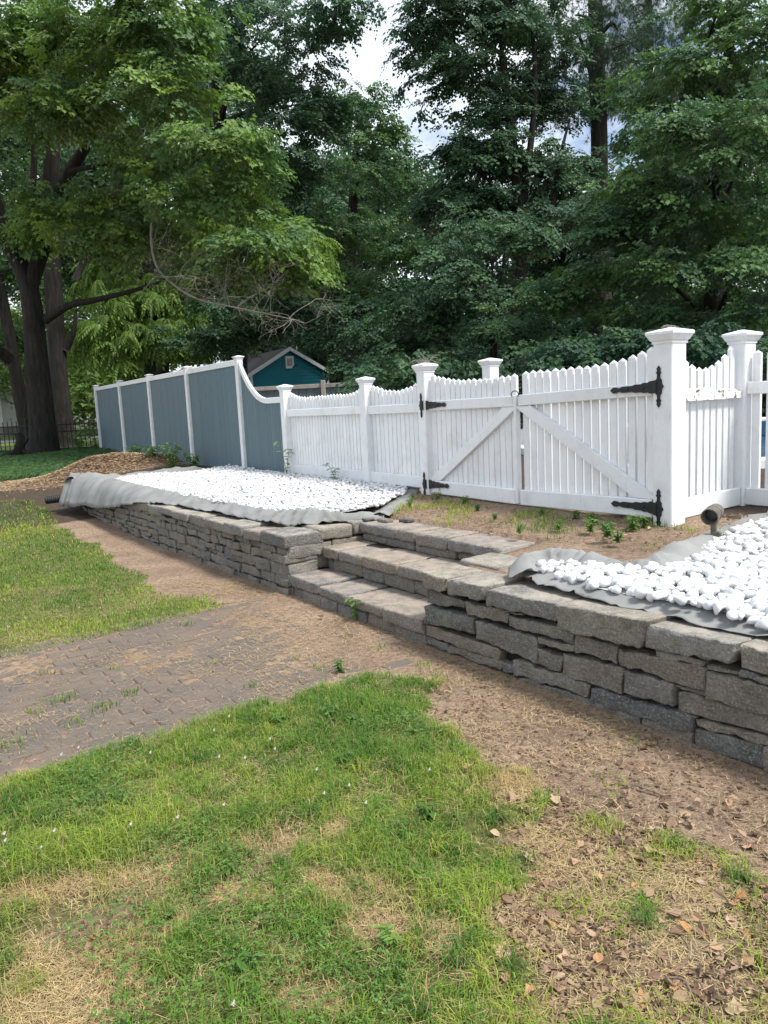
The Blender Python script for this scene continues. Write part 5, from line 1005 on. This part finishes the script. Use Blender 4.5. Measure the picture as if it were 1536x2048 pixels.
x, y = np.concatenate(xs), np.concatenate(ys); n = len(x); blades('path_weeds', x, y, RNG.uniform(.02, .06, n), RNG.uniform(.003, .006, n), grass_cols(x, y, RNG, .1), 11, 'small grass tufts growing in the brick joints and bare soil', z=gz(x, y)+.006)
# dry straw on soil and in the path joints
def straws(name, x, y, r, lmin, lmax, col, label, zoff=.006, wd=(.0005, .0012)):
    n = len(x); a = r.uniform(0, 6.28, n); l = r.uniform(lmin, lmax, n)*.5; w_ = r.uniform(*wd, n); d = np.stack([np.cos(a), np.sin(a)], 1); s_ = np.stack([-d[:, 1], d[:, 0]], 1)*w_[:, None]; c = np.stack([x, y], 1); z = gz(x, y)+zoff; V = np.zeros((n, 4, 3)); rise = r.uniform(-.1, .35, n)*l
    V[:, 0, :2] = c-d*l[:, None]-s_; V[:, 1, :2] = c-d*l[:, None]+s_; V[:, 2, :2] = c+d*l[:, None]+s_; V[:, 3, :2] = c+d*l[:, None]-s_; V[:, :2, 2] = (z-rise*.3)[:, None]; V[:, 2:, 2] = (z+np.abs(rise))[:, None]
    b_ = np.arange(n)[:, None]*4; F = np.concatenate([b_+[0, 1, 2], b_+[0, 2, 3]]); C = np.repeat(col, 4, 0); return tag(mknp(name, V.reshape(-1, 3), F, 'litter', None, C), label, 'straw', kind='stuff')
x, y, r = scatter((-3.5, 2.2, 1.2, 7), lambda x, y: 5200*np.where(tvof(x, y)[1] < -.02, 1, 0)*(.12+.88*sm((fbm(x, y, 2.5, 101, 3)-.42)/.2))*np.where((tvof(x, y)[0] > 2) & (tvof(x, y)[0] < 4.2), .5, 1), 5200, 12); k = in_view(x, y); x, y = x[k], y[k]; n = len(x)
sc_c = np.array([.46, .35, .20])*r.uniform(.45, 1.2, (n, 1)); xt, yt, _ = scatter((-2, 3.5, 3, 10), lambda x, y: 1500*np.where((tvof(x, y)[1] > 1.0) & (tvof(x, y)[1] < 2.3) & (tvof(x, y)[0] > 1.1) & (tvof(x, y)[0] < 5), 1, 0)*(.2+.8*sm((fbm(x, y, 4, 102, 3)-.42)/.2)), 1500, 22)
x, y = np.concatenate([x, xt]), np.concatenate([y, yt]); sc_c = np.vstack([sc_c, np.array([.40, .29, .17])*r.uniform(.3, 1.2, (len(xt), 1))])
straws('dry_straw', x, y, r, .012, .05, sc_c, 'dry straw and clippings strewn over bare soil and bricks', .012)
x, y, r = scatter((-3.0, 2.2, 1.2, 4.5), lambda x, y: 13000*np.clip(dead_mask(x, y)*1.1+.5*inpoly(x, y, PG_RIGHT), 0, 1)*sm((fbm(x, y, 4, 103, 2)-.25)/.3), 13000, 13); k = in_view(x, y); x, y = x[k], y[k]; n = len(x)
straws('dead_grass', x, y, r, .03, .09, STRAW*r.uniform(.5, 1.15, (n, 1)), 'mats of dead tan grass in the lawn', .012, (.0004, .0009))
x, y, r = thatch; n = len(x); straws('lawn_thatch', x, y, r, .02, .05, STRAW*r.uniform(.45, 1.1, (n, 1)), 'dry blades caught between the green grass', r.uniform(.012, .04, n), (.0004, .0009))
# crumbs of broken leaves
x, y, r = scatter((-1.0, 2.4, 1.2, 4.6), lambda x, y: 4200*np.where(tvof(x, y)[1] < -.05, 1, 0)*np.where(tvof(x, y)[0] < 1.9, 1, 0)*np.clip(inpoly(x, y, PG_RIGHT)*1.0+.16, 0, 1)*sm((fbm(x, y, 3.2, 105, 3)-.38)/.18), 4200, 14); k = in_view(x, y) & (grass_mask(x, y) < .8); x, y = x[k], y[k]; n = len(x)
xt, yt, _ = scatter((-2, 3.5, 3, 10), lambda x, y: 500*np.where((tvof(x, y)[1] > 1.0) & (tvof(x, y)[1] < 2.3) & (tvof(x, y)[0] > 1.1) & (tvof(x, y)[0] < 4.8), 1, 0)*(.15+.85*sm((fbm(x, y, 3, 108, 3)-.42)/.2)), 500, 23); x, y = np.concatenate([x, xt]), np.concatenate([y, yt]); n = len(x)
V = np.zeros((n, 4, 3)); s_ = r.uniform(.004, .017, n); a = r.uniform(0, 6.28, n); z = gz(x, y)+.008
for j in range(4): V[:, j, 0] = x+np.cos(a+j*1.57)*s_*r.uniform(.5, 1, n); V[:, j, 1] = y+np.sin(a+j*1.57)*s_*r.uniform(.5, 1, n); V[:, j, 2] = z+r.uniform(-.002, .014, n)
b_ = np.arange(n)[:, None]*4; C = np.repeat(np.array([.18, .118, .080])*r.uniform(.3, 1.5, (n, 1))+r.uniform(0, .06, (n, 1))*[1, .8, .55], 4, 0); tag(mknp('leaf_litter', V.reshape(-1, 3), np.concatenate([b_+[0, 1, 2], b_+[0, 2, 3]]), 'litter', None, C), 'brown crumbled leaf litter strewn over the bare soil', 'leaf litter', kind='stuff')
# whole dry leaves
random.seed(61); lmesh = []
for k in range(8):
    mb = MB(); rr = random.Random(k); ol = [(x_*rr.uniform(.8, 1.1), y_) for x_, y_ in (MAPLE if k % 2 else OVAL)]; c1, c2 = rr.uniform(.2, .7), rr.uniform(-.5, .5)
    if not k % 2: ol = [(x_*1.6, y_) for x_, y_ in ol]
    V = np.array([(x_, y_-.5, abs(x_)*c1+(y_-.5)**2*c2) for x_, y_ in ol]); h = len(ol)//2; me = bpy.data.meshes.new('dry_leaf'); me.from_pydata(V.tolist(), [], [list(range(0, h+1)), [0]+list(range(h, len(ol)))]); me.materials.append(MATS['dry_leaf']); lmesh.append(me)
spots = [(950, 1610), (905, 1590), (935, 1592), (990, 1672), (830, 1735), (1150, 1800), (1250, 1730), (1285, 1500), (960, 1970), (1020, 1980), (1200, 1880), (1345, 1840), (1425, 1910), (1290, 2010), (1380, 1960), (1230, 1990), (180, 1905), (200, 1890), (115, 1610), (940, 1540), (810, 1530), (1060, 1630), (1410, 1690), (1280, 1650), (1310, 1690), (1180, 1680), (1160, 1700)]
r = np.random.default_rng(15); c_ = 0
while len(spots) < 275:
    px, py = r.uniform(980, 1536), r.uniform(1600, 2048)
    if r.random() < .9*float(fbm(px, py, .008, 111, 2))**1.3*2: spots.append((px, py))
for px, py in ((1040, 1290), (880, 1330), (870, 1345), (980, 1065), (1250, 1075), (1300, 1060), (1430, 1050), (1455, 1045), (1470, 1040), (1490, 1035), (1440, 1060), (1500, 1045), (430, 1215), (640, 1240), (1320, 1040), (800, 1030), (910, 1085), (460, 1160), (500, 1165)): spots.append((px, py))
for px, py in spots:
    p_ = ong(px, py); o = bpy.data.objects.new('dry_leaf', random.choice(lmesh)); t_, v_ = tvof(p_[0], p_[1]); link(o, None, (p_[0], p_[1], p_[2]+random.uniform(.008, .02)+(.018 if 2 < t_ < 4.2 and v_ < 0 else 0))); o.rotation_euler = (random.gauss(0, .35), random.gauss(0, .35), random.uniform(0, 6.28)); s_ = random.uniform(.022, .052); o.scale = (s_, s_, s_)
    if v_ > 0: tag(o, 'dry brown leaf lying on the soil near the fence foot', 'leaf', 'dry leaves on the terrace')
    else: tag(o, 'dry curled brown leaf on the ground below the stone wall', 'leaf', 'dry leaves on the lawn and soil')
# clover flowers and leaves
x, y, r = scatter((-2.6, 1.0, 1.3, 4.6), lambda x, y: 2600*(grass_mask(x, y) > .8)*sm((fbm(x, y, 1.8, 121, 2)-.58)/.08), 2600, 16); k = in_view(x, y); x, y = x[k], y[k]; n = len(x); mbV, mbF, mbC = [], [], []
a0 = r.uniform(0, 6.28, n); h = r.uniform(.03, .06, n); s_ = r.uniform(.005, .009, n); z = gz(x, y)
for j in range(3):
    a = a0+j*2.094; V = np.zeros((n, 4, 3)); 
    for q, (rd_, da) in enumerate(((0, 0), (1, .55), (1.35, 0), (1, -.55))): V[:, q, 0] = x+np.cos(a+da)*rd_*s_; V[:, q, 1] = y+np.sin(a+da)*rd_*s_; V[:, q, 2] = z+h+r.normal(0, .002, n)
    b_ = (np.arange(n)[:, None]+j*n)*4; mbV.append(V.reshape(-1, 3)); mbF += [b_+[0, 1, 2], b_+[0, 2, 3]]
C = np.tile(np.repeat(np.array([.105, .19, .042])*r.uniform(.7, 1.4, (n, 1)), 4, 0), (3, 1)); tag(mknp('clover', np.vstack(mbV), np.concatenate(mbF), 'grass_blade', None, C), 'patches of clover leaves in the near lawn', 'clover', kind='stuff')
mb = MB(); rr = random.Random(4)
for k in range(46):
    d = Vector((rr.gauss(0, 1), rr.gauss(0, 1), rr.gauss(.4, .8))).normalized(); s2 = d.cross(Vector((.3, .5, .8))).normalized(); c = np.array(d)*.004; mb.add([c-np.array(s2)*.0016, c+np.array(s2)*.0016, c+np.array(d)*.0085], [[0, 1, 2]])
cv_, cf_ = ico(1); mb.add(cv_*.0062, cf_.tolist())
fm = bpy.data.meshes.new('flower_head'); fm.from_pydata(np.vstack(mb.V).tolist(), [], mb.F); fm.materials.append(MATS['clover_bloom'])
sm_ = bpy.data.meshes.new('stem'); V, F = tube([(0, 0, -.07), (.002, 0, -.03), (0, 0, 0)], [.001]*3, 4); sm_.from_pydata(V.tolist(), [], F); sm_.materials.append(MATS['leaf_weed'])
for px, py in ((112, 1688), (12, 1690), (14, 1705), (160, 1518), (125, 1526), (303, 1522), (440, 1530), (460, 1452), (492, 1538), (542, 1498), (552, 1522), (358, 1660), (265, 1678), (450, 1634), (650, 1606), (700, 1592), (733, 1625), (860, 1560), (470, 2046), (635, 1560), (85, 1720), (430, 1480), (20, 1260), (160, 1222), (45, 1290)):
    p_ = ong(px, py+8); e = empty('clover_flower', (p_[0], p_[1], p_[2]), 'small white clover flower standing in the lawn grass', 'flower', 'white clover flowers in the lawn'); h = random.uniform(.055, .075)
    o = bpy.data.objects.new('flower_head', fm); link(o, e, p_+np.array([0, 0, h])); o.scale = (.85,)*3; o = bpy.data.objects.new('stem', sm_); link(o, e, p_+np.array([0, 0, h]))

# ------------------------------------------------------------------ mulch pile, stump, weeds, twigs
mc = ong(170, 957); mc = np.array([mc[0]-.1, mc[1]+.5, 0]); g = np.linspace(-1, 1, 44); A, C = np.meshgrid(g*2.4, g*1.3); hgt = .30*np.exp(-((A-.15)**2/.55+(C)**2/.30))+.16*np.exp(-((A-1.1)**2/.6+(C-.3)**2/.3))+.06*np.exp(-((A+1.0)**2/.9+(C+.15)**2/.4)); hgt *= .9+.3*fbm(A, C, 2.5, 131, 3); X, Y = mc[0]+A, mc[1]+C; Z = gz(X, Y)+hgt-.03; n_ = 44
ii = (np.arange(n_-1)[:, None]*n_+np.arange(n_-1)[None]).ravel(); mu = mknp('mulch_pile', np.stack([X, Y, Z], -1).reshape(-1, 3), np.stack([ii, ii+1, ii+1+n_, ii+n_], 1), 'ground_soil', smooth=True, origin=(mc[0], mc[1], float(gz(mc[0], mc[1])))); tag(mu, 'heap of tan wood chip mulch beside the fabric corner', 'mulch pile')
r = np.random.default_rng(17); n = 24000; A = r.uniform(-2.3, 2.3, n); C = r.uniform(-1.2, 1.2, n); hh = .30*np.exp(-((A-.15)**2/.55+(C)**2/.30))+.16*np.exp(-((A-1.1)**2/.6+(C-.3)**2/.3))+.06*np.exp(-((A+1.0)**2/.9+(C+.15)**2/.4)); ok = hh > r.uniform(.0, .09, n); A, C, hh = A[ok], C[ok], hh[ok]; n = len(A); hh *= .9+.3*fbm(A, C, 2.5, 131, 3); x, y = mc[0]+A, mc[1]+C
chips = straws('wood_chips', x, y, r, .03, .10, np.array([.58, .43, .27])*r.uniform(.4, 1.25, (n, 1)), None, hh-.012, (.004, .009)); chips.parent = mu; chips.location = -np.array(mu.location); del chips['category']
stp = aty(42, 905, 19.2); stz = float(gz(stp[0], stp[1])); stu = empty('tree_stump', (stp[0], stp[1], stz), 'gnarled weathered stump leaning beside the thickest trunk', 'stump')
V, F = tube(smooth_path([(stp[0]-.3, stp[1], stz), (stp[0]-.05, stp[1], stz+.2), (stp[0]+.02, stp[1], stz+.45), (stp[0]-.02, stp[1], stz+.62)], 14), list(np.linspace(.14, .09, 14)), 10, .4); mk('trunk', V, F, 'bark', stu, smooth=True)
for q in (((0, 0, .2), (.2, -.05, .12), (.35, -.1, 0)), ((0, 0, .35), (.14, 0, .42), (.2, 0, .5)), ((-.1, 0, .15), (-.4, -.1, .08), (-.6, -.12, 0))): V, F = tube(smooth_path([stp*[1, 1, 0]+np.array([a_, b_, stz+c_]) for a_, b_, c_ in q], 8), np.linspace(.08, .03, 8), 8, .3); mk('root', V, F, 'bark', stu, smooth=True)
def weed(px, py, h, label, Y=None, z=None, n=7, kind='leaf_weed', grp=None, name='weed', at=None, big=1.0):
    p_ = ong(px, py) if Y is None else aty(px, py, Y)
    if z is not None: p_ = atz(px, py, z)
    if at is not None: p_ = at
    e = empty(name, p_, label, 'plant', grp); mb = MB(); rr = random.Random(px*7+py); ms = MB()
    for s_ in range(n):
        a = rr.uniform(0, 6.28); ln_ = h*rr.uniform(.5, 1); tip = np.array([math.cos(a)*ln_*rr.uniform(.1, .55), math.sin(a)*ln_*rr.uniform(.1, .55), ln_]); pts = smooth_path([p_, p_+tip*[.4, .4, .6], p_+tip], 6); V, F = tube(pts, np.linspace(.004, .0015, 6)*(1+h), 4); ms.add(V, F)
        for k in range(1, 6):
            for sd_ in (-1, 1): aa = a+sd_*rr.uniform(.4, 2.2); leaf_geo(mb, pts[k], (math.cos(aa), math.sin(aa), rr.uniform(-.3, .4)), (rr.uniform(-.3, .3), rr.uniform(-.3, .3), 1), rr.uniform(.16, .34)*min(h, .35)*(1.3)*big, OVAL, .15, .3)
    mb.build('leaves', kind, e); ms.build('stem', kind, e); return e
weed(1320, 1035, .22, 'dark leafy weed clump growing against the foot of the tallest gate post', z=.62, n=12)
weed(1245, 1030, .20, 'single leafy sprout in front of the lower black hinge', z=.62, n=4)
weed(1215, 1075, .12, 'low weed cluster on the soil by the right fabric', z=.60, n=10); weed(1040, 1068, .08, 'small bright weed on the soil in front of the right gate leaf', z=.58, n=7); weed(1115, 1062, .08, 'flat yellow green weed in the soil in front of the gate brace', z=.58, n=8)
weed(1290, 1055, .10, 'short weed between gate post and fabric hump', z=.6, n=8); weed(875, 1000, .10, 'tiny weed at the foot of the post by the pebble bed', z=.62, n=5); weed(1345, 1045, .06, 'small sprout right of the tall gate post', z=.61, n=4)
for i_, (px_, py_, h_) in enumerate(((930, 1010, .09), (955, 1022, .07), (1150, 1040, .10), (1185, 1050, .12), (1180, 1065, .1), (1265, 1062, .12), (820, 1012, .07), (1085, 1035, .07), (990, 1040, .06), (1235, 1085, .09))): weed(px_, py_, h_, 'small weed sprouting from the bare soil in front of the gate', z=.59, n=8, grp='small weeds on the terrace soil')
for i_, (px_, py_) in enumerate(((640, 1440), (705, 1452), (560, 1455), (745, 1485), (690, 1532), (860, 1642), (455, 1755), (780, 1900), (500, 1960))): weed(px_, py_, .05+.012*(i_ % 3), 'broad leafed weed rosette flat in the near lawn', n=4+i_ % 3, grp='broad leafed weeds in the lawn', big=1.3, name='broadleaf_weed')
weed(713, 1240, .18, 'slender leafy weed rising in front of the lowest step', n=2); weed(790, 1262, .10, 'ragged dark weed in the wall foot by the lowest step', n=4)
weed(683, 1345, .10, 'broad leafed weed at the lawn edge next to the bricks', n=4); weed(660, 1440, .09, 'broad pale leaves of a weed in the near lawn', n=6)
weed(597, 905, .50, 'maple seedling climbing in front of the first white picket post', at=FM(5.98, .14, .66), n=2, big=.8); weed(690, 945, .27, 'small seedling poking up before the white pickets', at=FM(4.62, .14, .66), n=2, big=.8)
weed(300, 930, .40, 'bushy green weed against the board fence bottom', n=9); weed(270, 925, .38, 'leafy weed at the mulch edge by the board fence', n=9); weed(345, 935, .45, 'taller spreading weed in front of the second fence panel', n=8); weed(385, 935, .30, 'low weed beside a white fence post', n=7); weed(160, 905, .6, 'dark shrub growth at the railing corner', Y=20.5, n=14); weed(195, 900, .8, 'tall weed at the end post of the board fence', Y=20.3, n=6)
def twigl(px, py, l, a, z, label):
    p_ = atz(px, py, z) if z is not None else ong(px, py); rr = random.Random(px); d = np.array([math.cos(a), math.sin(a), 0]); s_ = np.array([-d[1], d[0], 0]); V, F = tube(smooth_path([p_-d*l/2+s_*rr.uniform(-.03, .03)+[0, 0, .008], p_+s_*rr.uniform(-.04, .04)+[0, 0, .016], p_+d*l/2+[0, 0, .012]], 12), np.linspace(.0045, .002, 12), 6, .3); tag(mk('fallen_twig', V, F, 'ground_twig'), label, 'twig')
twigl(880, 1022, .35, .9, .585, 'curved bare twig on the soil by the pebble bed'); twigl(1010, 1012, .2, .4, .59, 'short twig lying under the left gate leaf'); twigl(1365, 1915, .16, 1.3, None, 'grey twig lying in the leaf litter'); twigl(1060, 1845, .08, 1.8, None, 'short twig between dead leaves and lawn'); twigl(1285, 1585, .22, 2.3, None, 'thin tan twig on bare soil by the wall'); twigl(1350, 1985, .10, 2.2, None, 'thick brown bark piece in the leaf litter')
# things lying on the post tops
tp = FM(-0.02, 0.01, 1.968); V, F = tube(smooth_path([tp+[-.05, .02, .0], tp+[-.02, 0, .010], tp+[.025, .0, .008], tp+[.06, -.02, .0]], 10), [.003, .008, .011, .012, .012, .010, .010, .008, .006, .003], 8, .5); tag(mk('bark_piece', V, F, 'rubble'), 'curled brown bark piece lying on top of the tallest gate post', 'bark')
tp = FM(2.87, 0, 1.93); mb = MB(); random.seed(71)
for i in range(16):
    a = random.uniform(0, 6.28); q = tp+np.array([random.uniform(-.06, .06), random.uniform(-.06, .06), 0]); d = np.array([math.cos(a), math.sin(a), random.uniform(-.1, .7)])*random.uniform(.06, .16); V, F = tube(smooth_path([q, q+d*.5+[0, 0, .03], q+d], 6), [.003]*6, 4); mb.add(V, F)
tag(mb.build('twig_bundle', 'twig_bark'), 'tangle of dry vine twigs on top of the post by the pebble bed', 'twigs')
# ground cover round the trunks
x, y, r = scatter((-16, -6.5, 14.5, 22), lambda x, y: 420*np.where((tvof(x, y)[0] > 14.0) | (x < -8.5), 1, 0)*np.where(y > 15.2, 1, 0), 420, 18); k = in_view(x, y); x, y = x[k], y[k]; n = len(x)
p3 = np.stack([x, y, gz(x, y)+.10], 1); o = crown('ground_cover', p3, np.stack([r.normal(0, .3, n), r.normal(.1, .3, n), r.uniform(0, 6.28, n)], 1), r.uniform(.2, .42, n), 'ash', 'leaf_mid', None); tag(o, 'low green ground cover around the old trunks', 'ground cover', kind='stuff')  # darker leaf material: shade under the trees is put into the colour
print('sprigs', NSPR[0], 'objects', len(bpy.data.objects))
